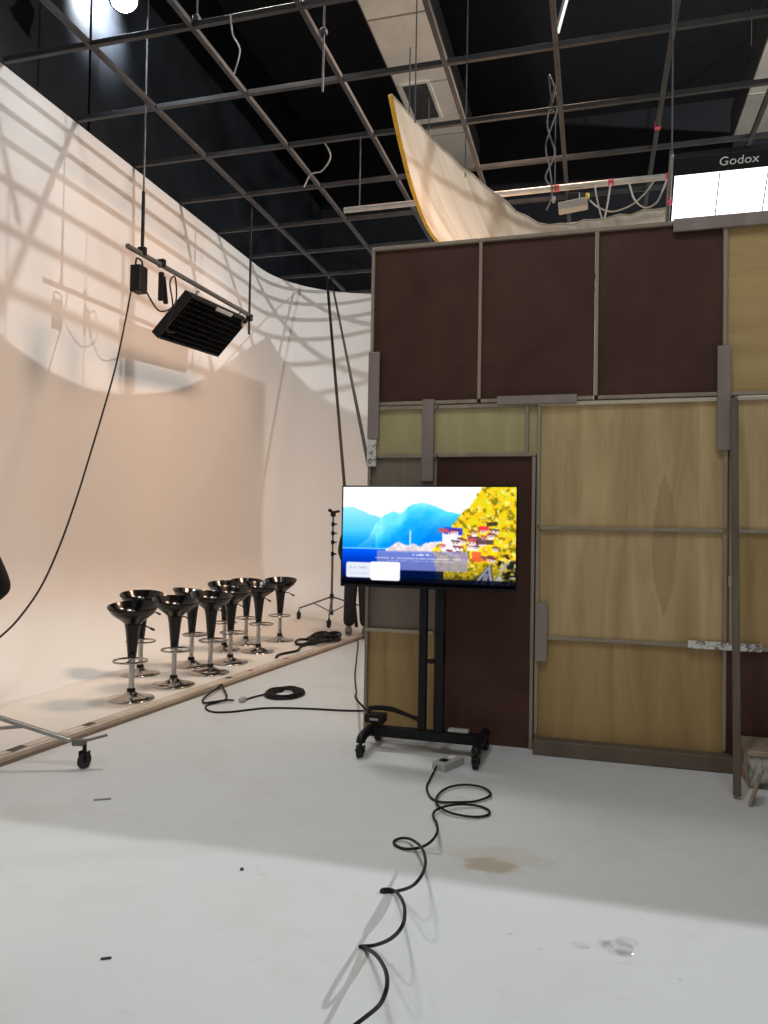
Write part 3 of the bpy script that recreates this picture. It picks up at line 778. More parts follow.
for k in range(7):
    bm = NB(); r_ = .10+.011*k; zz = .010+.008*(k % 3)+.006*(k > 3)
    add_tube(bm, [(r_*1.0*math.cos(2*PI*j/48)+.004*math.sin(3*j+k), r_*1.25*math.sin(2*PI*j/48), zz+.003*math.sin(j*.7+k)) for j in range(48)], .0095, 8, True)
    obj('turn', bm, M['cable'], t, True)
bm = NB(); bx(bm, .02, .09, -.09, -.04, .045, .052, .003); obj('cable_tag', bm, M['grey_plastic'], t)
bm = NB(); add_tube(bm, catmull([(-.11, -.0, .012), (-.17, -.10, .010), (-.215, -.24, .010), (-.225, -.33, .012)], 8), .008, 8); obj('cable_end', bm, M['cable'], t, True)
bm = NB(); add_box(bm, (-.235, -.36, .02), (.05, .09, .036), Matrix.Rotation(.2, 3, 'Z'), .008); obj('plug', bm, M['grey_plastic'], t)
cable('thin black cable running past the left edge of the set wall to the stand foot', [(-3.0, 9.45, .009), (-2.92, 9.25, .008), (-2.56, 8.06, .008), (-2.30, 7.2, .008), (-2.08, 6.55, .02), (-1.87, 5.9, .14), (-1.64, 5.16, .27), (-1.56, 5.08, .235), (-1.50, 5.04, .20), (-1.45, 5.015, .185)], .008, M['cable'])
# pile of dark cable on the stage by the second person
t = thing('cable_pile', 'messy pile of black cable on the stage at the foot of the light stand', 'cable', (-3.31, 8.98, SZ))
rnd = random.Random(3)
for k in range(16):
    cx, cy = rnd.uniform(-.14, .12), rnd.uniform(-.28, .28); r_ = rnd.uniform(.05, .16); z0 = rnd.uniform(.012, .035); ph = rnd.uniform(0, 6)
    bm = NB(); add_tube(bm, [(cx+r_*.7*math.cos(2*PI*j/30), cy+r_*1.5*math.sin(2*PI*j/30), z0+.010*(1+math.sin(2*PI*j/30*2+ph))) for j in range(30)], .016, 8, True)
    obj('loop', bm, M['cable'], t, True)
bm = NB(); add_tube(bm, catmull([(.0, -.3, .02), (-.05, -.6, .015), (.02, -.9, .015), (-.06, -1.2, .015), (-.02, -1.4, .015)], 8), .015, 8); obj('tail', bm, M['cable'], t, True)
bm = NB(); add_tube(bm, catmull([(.0, .2, .02), (.03, .35, .015), (.0, .46, .02)], 8), .013, 8); obj('tail', bm, M['cable'], t, True)

# power strip in front of the cart
t = thing('power_strip', 'small grey power strip on the floor at the end of the spiralling cable', 'power strip', (-.865, 4.68, 0), -.42)
bm = NB(); bx(bm, -.05, .05, -.11, .11, .0, .05, .008, 2); obj('body', bm, M['grey_plastic'], t)
bm = NB(); bx(bm, -.025, .02, -.07, -.02, .0505, .056, .002); obj('socket', bm, M['black_plastic'], t)
bm = NB(); bx(bm, -.025, .02, .02, .07, .0505, .054, .002); obj('socket', bm, M['duct'], t)
t = thing('cable_bundle', 'black adapter with looped lead lying on the left end of the television stand foot', 'cable', (-1.395, 4.95, .170))
bm = NB(); bx(bm, -.10, .04, -.05, .05, 0, .06, .012, 2); obj('adapter', bm, M['black_plastic'], t)
for k in range(3):
    bm = NB(); add_tube(bm, catmull([(-.08, .0, .03+.02*k), (-.06, -.02, .085+.01*k), (.08, -.02, .09+.01*k), (.22, .0, .05+.006*k), (.32, 0, .012+.016*k)], 8), .008, 6); obj('lead', bm, M['cable'], t, True)
bm = NB(); bx(bm, -.06, .0, -.052, -.0495, .02, .035); obj('sticker', bm, M['grey_plastic'], t)

# ------------------------------------------------------------------ television stand and television
t = thing('television_stand', 'black wheeled television stand with two posts in front of the set wall', 'stand', (-1.085, 4.93, 0))
bm = NB(); bx(bm, -.38, .40, -.04, .04, .085, .15, .008, 2); obj('crossbar', bm, M['black_metal'], t)
for x in (-.37, .39):
    bm = NB()
    add_tube(bm, catmull([(x, .22, .11), (x, .1, .12), (x, 0, .125), (x, -.14, .125), (x, -.215, .11), (x, -.225, .09)], 5), .032, 10)
    obj('foot', bm, M['black_metal'], t, True)
    for y in (.20, -.225):
        bm = NB(); add_cyl(bm, (x-.018, y-.012, .037), (x+.018, y-.012, .037), .036, 18); w = obj('caster', bm, M['rubber'], t, True)
        bm = NB(); add_cyl(bm, (x, y, .055), (x, y, .095), .012, 10); bx(bm, x-.026, x-.020, y-.02, y+.02, .03, .075); bx(bm, x+.020, x+.026, y-.02, y+.02, .03, .075); add_box(bm, (x, y-.055, .06), (.03, .04, .012)); obj('fork', bm, M['black_metal'], w)
for x in (-.010, .110):
    bm = NB(); bx(bm, x-.026, x+.026, -.026, .026, .15, 1.70, .004); obj('post', bm, M['black_metal'], t)
bm = NB(); bx(bm, .016, .084, -.012, .012, .60, .625); add_cyl(bm, (.05, -.03, .612), (.05, .03, .612), .014, 12); obj('post_clamp', bm, M['black_metal'], t)
bm = NB(); bx(bm, -.034, .034-.02, -.034, .034, .78, .83, .003); bx(bm, .084, .136, -.034, .034, .60, .80, .003); obj('post_sleeve', bm, M['black_metal'], t)
bm = NB(); bx(bm, -.28, .34, -.040, -.0265, 1.32, 1.40); bx(bm, -.28, .34, -.040, -.0265, 1.50, 1.58); obj('mount_plate', bm, M['black_metal'], t)
bm = NB(); add_box(bm, (.24, -.005, .168), (.14, .06, .02), None, .006); obj('cable_cover', bm, M['grey_plastic'], t)

TX, TYY, TZ, TW, TH_ = -1.066, 4.85, 1.445, 1.20, .69
t = thing('television', 'large flat television showing a mountain lake village on the wheeled stand', 'television', (TX, TYY, TZ))
bm = NB(); bx(bm, -TW/2, TW/2, 0.0, .028, -TH_/2, TH_/2, .003); obj('bezel', bm, M['black_plastic'], t)
bm = NB(); bx(bm, -.42, .42, .0285, .039, -.25, .15, .004); obj('rear_housing', bm, M['black_plastic'], t)
# screen picture : one flat mesh coloured point by point
NW, NH = 384, 216
u, v = np.meshgrid((np.arange(NW+1))/NW, (np.arange(NH+1))/NH)
def fbm(u_, v_, f, o_=4, s=0):
    rs = np.random.RandomState(s); out = np.zeros_like(u_); amp = 1; tot = 0
    for k in range(o_):
        n = int(f*2**k)+3; gsz = rs.rand(n+2, n*2+2)
        x = u_*f*2**k*1.0; y = v_*f*2**k*.56
        xi = np.minimum(x.astype(int), n*2); yi = np.minimum(y.astype(int), n); fx = x-xi; fy = y-yi
        fx = fx*fx*(3-2*fx); fy = fy*fy*(3-2*fy)
        a = gsz[yi, xi]; b = gsz[yi, xi+1]; c = gsz[yi+1, xi]; d = gsz[yi+1, xi+1]
        out += amp*((a*(1-fx)+b*fx)*(1-fy)+(c*(1-fx)+d*fx)*fy); tot += amp; amp *= .55
    return out/tot
def interp(x, xs, ys): return np.interp(x, xs, ys)
def blend(img, mask, col):
    mask = np.clip(mask, 0, 1)[..., None]; return img*(1-mask)+np.array(col, float)*mask
sm = lambda x, a, b: np.clip((x-a)/(b-a), 0, 1)
img = np.zeros((NH+1, NW+1, 3)); img[:] = (1.0, .995, .985)
cl = fbm(u, v, 5, 4, 1)
img = blend(img, sm(u, .45, .75)*(1-sm(v, .05, .3))*sm(cl, .35, .6)*.5, (.70, .93, .98))
w = (fbm(u, v, 22, 4, 2)-.5)*.05
# far left ridge
r1 = interp(u, [0, .06, .15, .22, .3], [.215, .20, .27, .31, .40])+w*.5
m = (v > r1); tt = sm(v, .22, .64)
c1 = np.stack([.58-.50*tt, .89-.22*tt, .95+.0*tt], -1)
img = np.where((m & (u < .62))[..., None], c1, img)
# second ridge
r2 = interp(u, [.0, .08, .16, .20, .25, .30, .345, .39, .43, .49, .55, .60, .66, .8], [.66, .63, .52, .38, .29, .245, .27, .20, .165, .155, .19, .235, .26, .3])+w*.7
m2 = v > r2
tex = fbm(u+.3*v, v, 12, 4, 5)
tt = sm(v-r2, 0, .38)
c2 = np.stack([.50*(1-tt)*(tex*1.6)+.0*tt, .86-.26*tt+.3*(tex-.5), .95-.03*tt], -1)
img = np.where(m2[..., None], np.clip(c2, 0, 1), img)
img = blend(img, m2*sm(u, .42, .6)*sm(v, .28, .5)*.8, (.0, .42, .90))
img = blend(img, (v > r1)*(u < .2)*sm(v, .45, .6)*.7, (.0, .50, .88))
# water
tt = sm(v, .62, 1.0)
cw = np.stack([.0+0*tt, .36*(1-tt)**1.4+.02, .90*(1-tt)**.9+.10], -1)
img = np.where((v > .635)[..., None], cw, img)
img = blend(img, (np.abs(v-.632) < .006)*(u < .5)*.8, (.65, .93, 1.0))
# village spit with spire
vt = interp(u, [.24, .30, .34, .38, .42, .46, .50, .60], [.64, .60, .555, .59, .57, .60, .57, .55])+w
n1 = fbm(u, v, 60, 2, 9)
img = np.where(((v > vt) & (v < .66) & (u > .26) & (u < .66))[..., None], np.stack([.72+.3*n1, .68+.3*n1, .72+.25*n1], -1), img)
img = blend(img, ((v > .44) & (v < .6) & (np.abs(u-.405) < .004+.025*np.clip(v-.53, 0, 1)))*.85, (.80, .88, .95))
# right hillside
hb = interp(v, [0, .08, .2, .3, .4, .5, .58, .64], [.82, .79, .74, .67, .645, .61, .575, .55])+(fbm(u, v, 30, 3, 4)-.5)*.05
hm = (u > hb)
n2 = fbm(u, v, 46, 5, 6); n3 = fbm(u, v, 70, 3, 8)
hc = np.stack([.97*np.clip(.55+n2*.75, 0, 1.05), .86*np.clip(.45+n2*.8, 0, 1.05), .03+.18*n3], -1)
img = np.where(hm[..., None], np.clip(hc, 0, 1), img)
img = blend(img, hm*(n2 < .40)*.6, (.35, .40, .06))
img = blend(img, hm*(n3 > .66)*.7, (.98, .97, .55))
img = blend(img, hm*(v < .55)*sm(n2, .55, .7)*.4, (.55, .75, .05))
# houses
def rect(x0, x1, y0, y1, c, a=1., sl=0.):
    global img
    yy = v-sl*(u-x0)
    img = blend(img, ((u > x0) & (u < x1) & (yy > y0) & (yy < y1))*a, c)
hs = np.random.RandomState(12)
rect(.59, .70, .46, .66, (.93, .90, .93)); rect(.60, .705, .40, .47, (.20, .26, .82), 1, .1)
for k in range(34):
    x = hs.uniform(.57, .88); y = hs.uniform(.42, .72)
    ww = hs.uniform(.02, .05); hh = hs.uniform(.025, .05)
    c = [(.95, .88, .90), (.92, .80, .82), (.98, .95, .92), (.85, .35, .38)][hs.randint(4)]
    rect(x, x+ww, y, y+hh, c, .9); rect(x-.005, x+ww+.005, y-.02, y, [(.45, .16, .18), (.30, .26, .30), (.75, .30, .30)][hs.randint(3)], .85, .15)
    rect(x+.006, x+.012, y+.008, y+.02, (.25, .2, .25), .8); rect(x+ww*.6, x+ww*.6+.006, y+.008, y+.02, (.25, .2, .25), .8)
rect(.795, .85, .385, .43, (.90, .22, .30)); rect(.84, .90, .35, .39, (.20, .17, .16), .9, -.2)
rect(.78, .88, .52, .565, (.30, .22, .24), .85); rect(.76, .81, .64, .74, (.90, .30, .22), .8)
# lower right foliage, stones
dm = hm*sm(v+.55*(u-.7), .86, .98)
img = blend(img, hm*sm(v, .70, .95)*sm(n2, .45, .6)*.85, (.12, .16, .04))
img = blend(img, hm*sm(v, .86, .98)*.9, (.05, .05, .07))
img = blend(img, ((u > .90)&(v > .72))*sm(n3, .5, .6)*.8, (.75, .74, .72))
img = blend(img, ((u > .90)&(v > .66))*sm(n2, .5, .38)*.9, (.05, .06, .05))
for (cx, hw, top) in ((.835, .055, .77), ):
    d = np.abs((u-cx)+(v-.9)*.18)-hw*sm(v, top-.03, top+.18)
    img = blend(img, (d < 0)*(v > top)*(v < .985), (.13, .13, .17)); img = blend(img, (np.abs(d+.012) < .008)*(v > top)*(v < .985), (.55, .55, .60))
    img = blend(img, (np.abs(u-cx+(v-.9)*.18) < .014)*(v > top+.08), (.45, .45, .5))
img = blend(img, (np.abs((u-.90)+(v-.9)*.35) < .006)*(v > .74)*(v < .98), (.62, .60, .58))
# info panel
pm = (u > .21) & (u < .735) & (v > .645) & (v < .845)
img = blend(img, pm*.72, (.56, .55, .76))
rs = np.random.RandomState(4)
def scribble(x0, x1, yc, h, c, a, dens=.6):
    global img
    nn = fbm(u, v, 90, 1, int(yc*1000)); rect(x0, x1, yc-h, yc+h, c, 0)
    img = blend(img, ((u > x0) & (u < x1) & (np.abs(v-yc) < h))*(nn > 1-dens)*a, c)
scribble(.42, .53, .685, .009, (1, 1, 1), .85, .62); scribble(.20, .70, .725, .004, (1, 1, 1), .6, .7); scribble(.27, .66, .75, .004, (1, 1, 1), .6, .7)
img = blend(img, (v > .925)*.85, (.02, .035, .10)); img = blend(img, ((v > .965))*1., (.01, .01, .015))
img = blend(img, ((u > .21)&(u < .60)&(v > .845)&(v < .925))*.85, (.01, .06, .20))
def rrect(x0, x1, y0, y1, c, a=1):
    global img
    r = .012; dx = np.maximum(np.maximum(x0+r-u, u-(x1-r)), 0); dy = np.maximum(np.maximum(y0+r*1.7-v, v-(y1-r*1.7)), 0)/1.7
    img = blend(img, (np.hypot(dx, dy) < r)*a, c)
rrect(.025, .20, .775, .935, (.84, .86, .91)); rrect(.172, .348, .765, .955, (1, 1, 1))
scribble(.045, .15, .83, .010, (.70, .71, .76), .8, .7); scribble(.045, .16, .89, .008, (.74, .76, .80), .7, .8); scribble(.19, .26, .88, .008, (.78, .79, .82), .7, .7)
img = np.clip(img, 0, 1)
for _ in range(2):
    pd = np.pad(img, ((1, 1), (1, 1), (0, 0)), 'edge')
    img = (pd[:-2, 1:-1]+pd[2:, 1:-1]+pd[1:-1, :-2]+pd[1:-1, 2:]+2*pd[1:-1, 1:-1])/6
lin = np.where(img <= .04045, img/12.92, ((img+.055)/1.055)**2.4)
bw, bh = TW-.024, TH_-.030
xs = (u-.5)*bw; zs = (.5-v)*bh+.004
co = np.stack([xs, np.full_like(xs, -.0015), zs], -1).reshape(-1, 3)
idx = np.arange((NW+1)*(NH+1)).reshape(NH+1, NW+1)
fc = np.stack([idx[:-1, :-1], idx[1:, :-1], idx[1:, 1:], idx[:-1, 1:]], -1).reshape(-1, 4)
me = bpy.data.meshes.new('screen'); me.from_pydata(co.tolist(), [], fc.tolist())
at = me.color_attributes.new('picture', 'FLOAT_COLOR', 'POINT')
at.data.foreach_set('color', np.concatenate([lin, np.ones((NH+1, NW+1, 1))], -1).reshape(-1).astype(np.float32))
m, nt, b, o_ = new_mat('lit_screen'); nt.nodes.remove(b)
vc = nt.nodes.new('ShaderNodeVertexColor'); vc.layer_name = 'picture'
e = nt.nodes.new('ShaderNodeEmission'); e.inputs[1].default_value = 1.22
nt.links.new(vc.outputs[0], e.inputs[0]); nt.links.new(e.outputs[0], o_.inputs[0])
me.materials.append(m); so = bpy.data.objects.new('screen', me); COL.objects.link(so); so.parent = t
so['label'] = 'lit screen with a mountain lake picture'

# ------------------------------------------------------------------ light stands
def caster_at(p, parent, r=.045):
    p = V(p); bm = NB(); add_cyl(bm, p+V((-.016, 0, r)), p+V((.016, 0, r)), r, 16); w = obj('caster', bm, M['rubber'], parent, True)
    bm = NB(); add_cyl(bm, p+V((0, 0, r)), p+V((0, 0, r*2+.05)), .013, 10); bx(bm, p.x-.028, p.x-.020, p.y-.02, p.y+.02, p.z+r*.8, p.z+2*r+.01); bx(bm, p.x+.020, p.x+.028, p.y-.02, p.y+.02, p.z+r*.8, p.z+2*r+.01); obj('fork', bm, M['black_metal'], w)
    return w
# far stand on the stage
t = thing('light_stand', 'tall thin wheeled light stand without a lamp behind the bar stools', 'light stand', (-3.88, 10.9, SZ))
bm = NB(); add_cyl(bm, (0, 0, .12), (0, 0, 1.05), .019, 12); obj('lower_pole', bm, M['darksteel'], t, True)
bm = NB(); add_cyl(bm, (0, 0, 1.05), (0, 0, 1.62), .014, 12); obj('upper_pole', bm, M['darksteel'], t, True)
for z in (1.04, 1.22, 1.36, 1.50):
    bm = NB(); add_cyl(bm, (0, 0, z-.03), (0, 0, z+.03), .027, 12); add_cyl(bm, (.02, 0, z), (.065, -.01, z), .012, 8); obj('collar_knob', bm, M['black_plastic'], t, True)
bm = NB(); add_box(bm, (0, 0, 1.66), (.07, .06, .09), None, .01); add_box(bm, (-.05, 0, 1.71), (.06, .04, .05), Matrix.Rotation(.5, 3, 'Y'), .008); add_cyl(bm, (.03, 0, 1.69), (.10, 0, 1.70), .02, 10); obj('grip_head', bm, M['black_metal'], t, True)
for k, (dx, dy) in enumerate([(-.56, .05), (.22, -.72), (.36, .62)]):
    d = V((dx, dy, 0)); bm = NB()
    add_cyl(bm, V((0, 0, .38)), d+V((0, 0, .17)), .013, 10); add_cyl(bm, V((0, 0, .14)), d*.55+V((0, 0, .265)), .009, 8)
    obj('leg', bm, M['darksteel'], t, True); caster_at(d, t, .05)
bm = NB(); add_cyl(bm, (0, 0, .34), (0, 0, .42), .032, 12); obj('leg_collar', bm, M['black_plastic'], t, True)
bm = NB(); add_cyl(bm, (0, 0, .10), (0, 0, .17), .028, 12); obj('lower_collar', bm, M['black_plastic'], t, True)
# near stand, mostly out of frame at the left
t = thing('rolling_stand', 'steel rolling stand whose caster leg reaches in at the lower left', 'light stand', (-3.78, 3.72, 0))
ctr = V((0, 0, 0)); ends = [V((.79, .22, 0)), V((-.60, .10, SZ)), V((-.25, -.75, SZ))]
for d in ends:
    bm = NB(); tip = V((d.x*.9, d.y*.9, d.z+.165)); add_bar(bm, (0, 0, .385), tip, .028, .026, .004); add_bar(bm, (0, 0, .155+SZ), V((d.x*.58, d.y*.58, .25+d.z*.5)), .022, .018, .003)
    obj('leg', bm, M['steel'], t)
    bm = NB(); add_box(bm, V((d.x*.96, d.y*.96, d.z+.155)), (.08, .05, .035), Matrix.Rotation(math.atan2(d.y, d.x), 3, 'Z'), .006)
    dn = d.normalized(); sd = V((-dn.y, dn.x, 0)); add_bar(bm, V((d.x, d.y, d.z+.165)), V((d.x, d.y, d.z+.19))+dn*.12+sd*.05, .03, .010)
    obj('caster_bracket', bm, M['darksteel'], t); caster_at(V((d.x, d.y, d.z)), t, .047)
bm = NB(); add_cyl(bm, (0, 0, .17), (0, 0, 1.5), .025, 14); obj('pole', bm, M['steel'], t, True)
for z in (.385, .21):
    bm = NB(); add_cyl(bm, (0, 0, z-.05), (0, 0, z+.05), .04, 14); obj('leg_collar', bm, M['black_plastic'], t, True)

# ------------------------------------------------------------------ small things on the floor
t = thing('clear_wrap', 'crumpled scrap of clear film on the foreground floor at the right', 'plastic scrap', (.10, 2.85, 0))
rnd = random.Random(5)
for k, (x, y, rx, ry) in enumerate([(0, 0, .055, .05), (.035, .05, .04, .035), (-.04, .01, .03, .03), (.02, -.03, .035, .02)]):
    bm = NB(); add_lathe(bm, [(0, .0008), (1, .0008), (.96, .006), (.8, .009), (.4, .007), (0, .008)], 20, (x, y, .0), lambda p, a, rx=rx, ry=ry: V((p.x*rx*(1+.12*math.sin(3*a)), p.y*ry, p.z*1.1)))
    obj('fold', bm, M['clear'], t, True)
bm = NB(); add_lathe(bm, [(0, .001), (1, .001), (.9, .006), (0, .007)], 20, (0, 0, 0), lambda p, a: V((p.x*.035, p.y*.022, p.z)))
o = obj('clear_drop', bm, M['clear'], None, True); o.location = (-.03, 2.83, 0); tag(o, 'small clear drop on the floor left of the crumpled film', 'drop')
for (x, y, sx, sy, l) in [(-1.60, 2.25, .018, .004, 'dark curled scrap on the foreground floor at the lower left'), (-1.46, 3.00, .008, .008, 'small dark crumb on the lit floor left of the cable'),
                          (-2.55, 3.52, .045, .006, 'thin grey flake on the shaded floor in the middle left')]:
    bm = NB(); add_box(bm, (0, 0, .004), (sx*2, sy*2, .007), Matrix.Rotation(.5, 3, 'Z'), .002); o = obj('floor_scrap', bm, M['paper'] if sx > .03 else M['tape']); o.location = (x, y, 0); tag(o, l, 'scrap')

# ------------------------------------------------------------------ people
def bake_skin(name, verts, edges, radii, m, parent, root=0, sub=2):
    me = bpy.data.meshes.new(name); me.from_pydata([tuple(p) for p in verts], edges, [])
    o = bpy.data.objects.new(name, me); COL.objects.link(o)
    sk = o.modifiers.new('s', 'SKIN'); sk.use_smooth_shade = True
    for i, r in enumerate(radii):
        sv = me.skin_vertices[0].data[i]; sv.radius = r if isinstance(r, tuple) else (r, r); sv.use_root = (i == root)
    ss = o.modifiers.new('u', 'SUBSURF'); ss.levels = ss.render_levels = sub
    dg = bpy.context.evaluated_depsgraph_get()
    me2 = bpy.data.meshes.new_from_object(o.evaluated_get(dg)); me2.name = name
    bpy.data.objects.remove(o)
    me2.materials.clear(); me2.materials.append(m)
    for p in me2.polygons: p.use_smooth = True
    o2 = bpy.data.objects.new(name, me2); COL.objects.link(o2); o2.parent = parent
    return o2
def human(label, loc, rz, h, arms, legs, top_m, trouser_m, shoe_m):
    """built facing -Y at 1.70 m, then scaled; arms: [(elbow, wrist)] L,R; legs: [(hip,knee,ankle)]"""
    t = thing('person', label, 'person', loc, rz); k = h/1.70; t.scale = (k, k, k)
    Vt, Ed, Ra = [], [], []
    def add(p, r, frm=None):
        Vt.append(V(p)); Ra.append(r)
        if frm is not None: Ed.append((frm, len(Vt)-1))
        return len(Vt)-1
    pel = add((0, 0, .93), (.145, .105)); wai = add((0, .0, 1.08), (.125, .095), pel); che = add((0, .01, 1.28), (.155, .110), wai)
    nb = add((0, .015, 1.42), (.075, .07), che); nk = add((0, .005, 1.49), (.055, .056), nb); hd = add((0, -.01, 1.56), (.062, .07), nk)
    hands = []
    for s, (el, wr) in zip((-1, 1), arms):
        sh = add((s*.175, .01, 1.385), (.062, .062), che); e_ = add(el, (.043, .043), sh); w_ = add(wr, (.028, .026), e_)
        d = (V(wr)-V(el)).normalized(); palm = V(wr)+d*.055; pa = add(palm, (.036, .020), w_); kn = V(wr)+d*.092; hands.append((V(wr), d, kn, s))
    for s, (hip, kne, ank) in zip((-1, 1), legs):
        hp = add(hip, (.095, .095), pel); kn_ = add(kne, (.060, .060), hp); cf = add(V(kne).lerp(V(ank), .35)+V((0, .015, 0)), (.056, .058), kn_); an = add(ank, (.036, .038), cf)
        ft = add(V(ank)+V((0, -.11, -.055)), (.038, .026), an)
    body = bake_skin('body', Vt, Ed, Ra, M['skin'], t)
    # head and fingers joined into the same mesh
    bm = NB(); bm.from_mesh(body.data)
    def face(p):
        q = p.copy(); zz = q.z/.118
        if zz < 0: q.x *= 1-.30*zz*zz; q.y *= 1-.12*zz*zz
        if q.y < 0:
            q.y *= .92
            nx = math.exp(-(q.x/.016)**2); q.y -= .022*nx*math.exp(-((q.z+.018)/.020)**2)+.008*nx*math.exp(-((q.z-.01)/.03)**2)
            q.y += .010*(math.exp(-((abs(q.x)-.032)/.014)**2))*math.exp(-((q.z-.008)/.014)**2)
            q.y -= .006*math.exp(-(q.x/.026)**2)*math.exp(-((q.z+.058)/.012)**2)
            q.y -= .006*math.exp(-(q.x/.03)**2)*math.exp(-((q.z+.098)/.018)**2)
        return q
    HC = V((0, -.012, 1.60))
    add_ball(bm, HC, (.075, .094, .118), 44, face)
    for s in (-1, 1): add_ball(bm, HC+V((s*.076, .012, -.008)), (.010, .022, .032), 14)
    for (wr, d, kn, s) in hands:
        side = V((1, 0, 0)) if abs(d.x) < .7 else V((0, 1, 0)); side = (side-d*side.dot(d)).normalized()
        # palm thickness normal
        nrm = d.cross(side).normalized()
        fw = V((0, -1, 0)); fw = (fw-d*fw.dot(d)).normalized() if abs(d.y) < .9 else V((0, 0, 1))
        inn = V((-s, 0, 0)); inn = (inn-d*inn.dot(d)); inn = inn.normalized() if inn.length > .1 else fw
        for j, (off, L) in enumerate([(-.027, .070), (-.009, .080), (.009, .074), (.027, .058)]):
            b0 = kn-fw*off-d*.02; b1 = b0+d*(.02+L*.45); b2 = b1+(d*.85+inn*.5).normalized()*L*.33; b3 = b2+(d*.5+inn*.85).normalized()*L*.25
            add_tube(bm, catmull([b0, b1, b2, b3], 4), [.0095]*5+[.0085]*4+[.0075]*4 if False else .0085, 8)
        tb = wr+d*.03+fw*.022; add_tube(bm, catmull([tb, tb+d*.03+fw*.022, tb+d*.06+fw*.024+inn*.01], 4), .0100, 8)
    bmesh.ops.recalc_face_normals(bm, faces=bm.faces)
    for f in bm.faces: f.smooth = True
    bm.to_mesh(body.data); bm.free()
    bm = NB()
    for s in (-1, 1): add_ball(bm, HC+V((s*.031, -.075, .008)), (.012, .010, .007), 14)
    obj('eyes', bm, M['eye'], body, True)
    bm = NB(); add_ball(bm, HC+V((0, -.085, -.057)), (.022, .008, .007), 14); obj('mouth', bm, M['lip'], body, True)
    # hair cap
    def hairf(p):
        q = p.copy()
        if q.y < -.02: q.z = max(q.z, .048+.02*math.sin(q.x*60)); q.y *= .96
        else: q.z = max(q.z, -.075)
        return q
    bm = NB(); add_ball(bm, HC+V((0, .006, .006)), (.084, .100, .126), 36, hairf); obj('hair', bm, M['hair'], t, True)
    # clothing
    Vt.clear(); Ed.clear(); Ra.clear()
    c0 = add((0, .005, 1.09), (.145, .115)); c1 = add((0, .01, 1.28), (.172, .128), c0); c2 = add((0, .012, 1.41), (.10, .088), c1); cb = add((0, 0, .90), (.160, .125), c0)
    for s, (el, wr) in zip((-1, 1), arms):
        sh = add((s*.180, .01, 1.385), (.074, .074), c1); e_ = add(el, (.056, .056), sh); w_ = add(V(el).lerp(V(wr), .92), (.042, .040), e_)
    bake_skin('jacket', Vt, Ed, Ra, top_m, t)
    Vt.clear(); Ed.clear(); Ra.clear()
    p0 = add((0, 0, .96), (.148, .115)); p1 = add((0, .0, .88), (.15, .118), p0)
    for hip, kne, ank in legs:
        hp = add(hip, (.112, .114), p1); kn_ = add(kne, (.090, .092), hp); an = add(V(ank)+V((0, .0, .015)), (.080, .084), kn_)
    bake_skin('trousers', Vt, Ed, Ra, trouser_m, t)
    for hip, kne, ank in legs:
        a = V(ank); bm = NB()
        def shp(p):
            q = p.copy(); q.z = max(q.z, -.045)
            if q.y > .04: q.z *= 1.25
            if q.y < -.06: q.z *= .8
            return q
        add_ball(bm, V((a.x, a.y-.055, .055)), (.050, .145, .058), 22, shp); so_ = obj('shoe', bm, shoe_m, t, True)
        bm = NB(); add_ball(bm, V((a.x, a.y-.055, .010)), (.052, .148, .010), 22); obj('sole', bm, M['grey_plastic'], so_, True)
    return t
human('person in dark trousers and grey shoes standing behind the television', (-3.08, 9.70, SZ), .27, 1.70,
      [((-.235, .03, 1.12), (-.17, -.14, .95)), ((.235, .03, 1.12), (.17, -.14, .95))],
      [((-.085, 0, .86), (-.10, -.01, .48), (-.115, .02, .085)), ((.085, 0, .86), (.10, -.01, .48), (.115, .02, .085))], M['black_cloth'], M['navy_cloth'], M['shoe'])
human('person in black clothes cut off by the left side of the frame', (-4.135, 4.25, SZ), -PI/2+.25, 1.47,
      [((-.24, .11, 1.12), (-.20, -.08, .95)), ((.24, .11, 1.12), (.20, -.08, .95))],
      [((-.085, 0, .86), (-.09, -.01, .48), (-.10, .02, .085)), ((.085, 0, .86), (.09, -.01, .48), (.10, .02, .085))], M['black_cloth'], M['black_cloth'], M['black_cloth'])

# ------------------------------------------------------------------ lights
def light(kind, name, loc, power, color=(1, 1, 1), **kw):
    l = bpy.data.lights.new(name, kind); l.energy = power; l.color = color
    for k, v_ in kw.items(): setattr(l, k, v_)
    o = bpy.data.objects.new(name, l); COL.objects.link(o); o.location = loc; return o
def aimed(o, target):
    d = V(target)-o.location; o.rotation_euler = d.to_track_quat('-Z', 'Y').to_euler(); return o
KEY = (7.4, 8.0, 8.4)
light('POINT', 'key_lamp', KEY, 2650, (.92, .97, 1.0), shadow_soft_size=.06)
aimed(light('SPOT', 'stage_lamp', (-3.3, 6.5, 7.6), 620, (1.0, .95, .88), spot_size=math.radians(66), spot_blend=.7, shadow_soft_size=.40), (-2.6, 5.6, 0))
aimed(light('SPOT', 'wall_lamp', LAMP+aim*.10, 60, (.85, .93, 1.0), spot_size=math.radians(130), spot_blend=.7, shadow_soft_size=.1), (-2.6, 4.8, 0))
aimed(light('SPOT', 'added_wall_glow', (-5.40, 7.75, 8.16), 1300, (.80, .90, 1.0), spot_size=math.radians(88), spot_blend=.9, shadow_soft_size=.08), (-5.95, 7.78, 7.90))  # added unseen spot, imitates the ceiling lamp's glow on the black wall
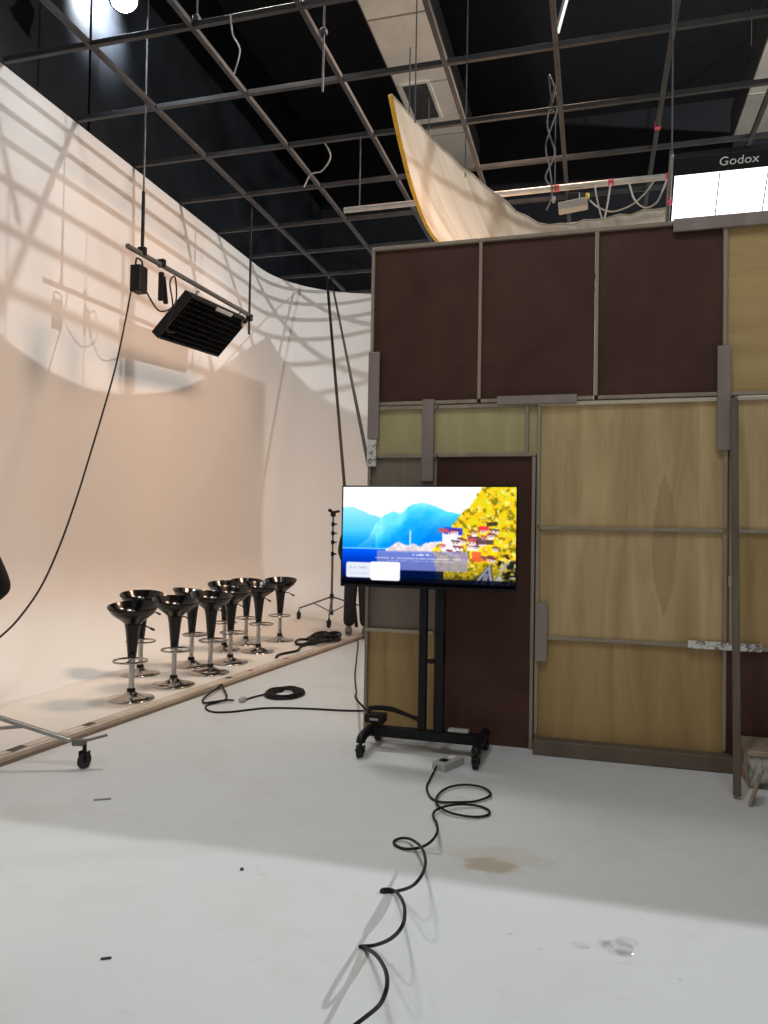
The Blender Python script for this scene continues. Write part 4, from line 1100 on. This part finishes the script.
aimed(light('SPOT', 'added_cyc_fill', (-.5, 8.6, 8.0), 1800, (1.0, .68, .49), spot_size=math.radians(92), spot_blend=1.0, shadow_soft_size=.7), (-5.6, 8.4, -.6))  # added warm fill, brightens the left cyclorama; no known fixture
aimed(light('SPOT', 'front_lamp', (-1.40, .5, 9.3), 480, (.95, .98, 1.0), spot_size=math.radians(110), spot_blend=.5, shadow_soft_size=.32), (-.6, 2.2, 0))
aimed(light('AREA', 'added_front_fill', (.5, -1.0, 8.6), 115, (.95, .98, 1.0), shape='RECTANGLE', size=2.4, size_y=1.2), (.2, 1.0, 0))  # added unseen area fill for general ambient on floor and flats
aimed(light('SPOT', 'set_lamp', (3.4, 6.9, 3.0), 760, (.96, .98, 1.0), spot_size=math.radians(62), spot_blend=.5, shadow_soft_size=.10), (-4.0, 13.0, 2.9))
w = bpy.data.worlds.new('World'); S.world = w; w.use_nodes = True
w.node_tree.nodes['Background'].inputs[0].default_value = (.5, .52, .55, 1); w.node_tree.nodes['Background'].inputs[1].default_value = .02

# ------------------------------------------------------------------ camera
TH, PHI, RO = math.radians(15.7), math.radians(1.25), math.radians(.96)
fw = V((-math.sin(TH)*math.cos(PHI), math.cos(TH)*math.cos(PHI), math.sin(PHI)))
r0 = V((math.cos(TH), math.sin(TH), 0)); u0 = r0.cross(fw)
r_ = r0*math.cos(RO)+u0*math.sin(RO); u_ = -r0*math.sin(RO)+u0*math.cos(RO)
cam = bpy.data.cameras.new('Camera'); co_ = bpy.data.objects.new('Camera', cam); COL.objects.link(co_)
co_.matrix_world = Matrix(((r_.x, u_.x, -fw.x, 0), (r_.y, u_.y, -fw.y, 0), (r_.z, u_.z, -fw.z, 1.5), (0, 0, 0, 1)))
cam.sensor_fit = 'VERTICAL'; cam.sensor_height = 36; cam.lens = 745/1024*36; cam.clip_start = .05
S.camera = co_
S.view_settings.view_transform = 'Standard'; S.view_settings.look = 'None'; S.view_settings.exposure = 0; S.view_settings.gamma = 1
S.view_settings.use_curve_mapping = False
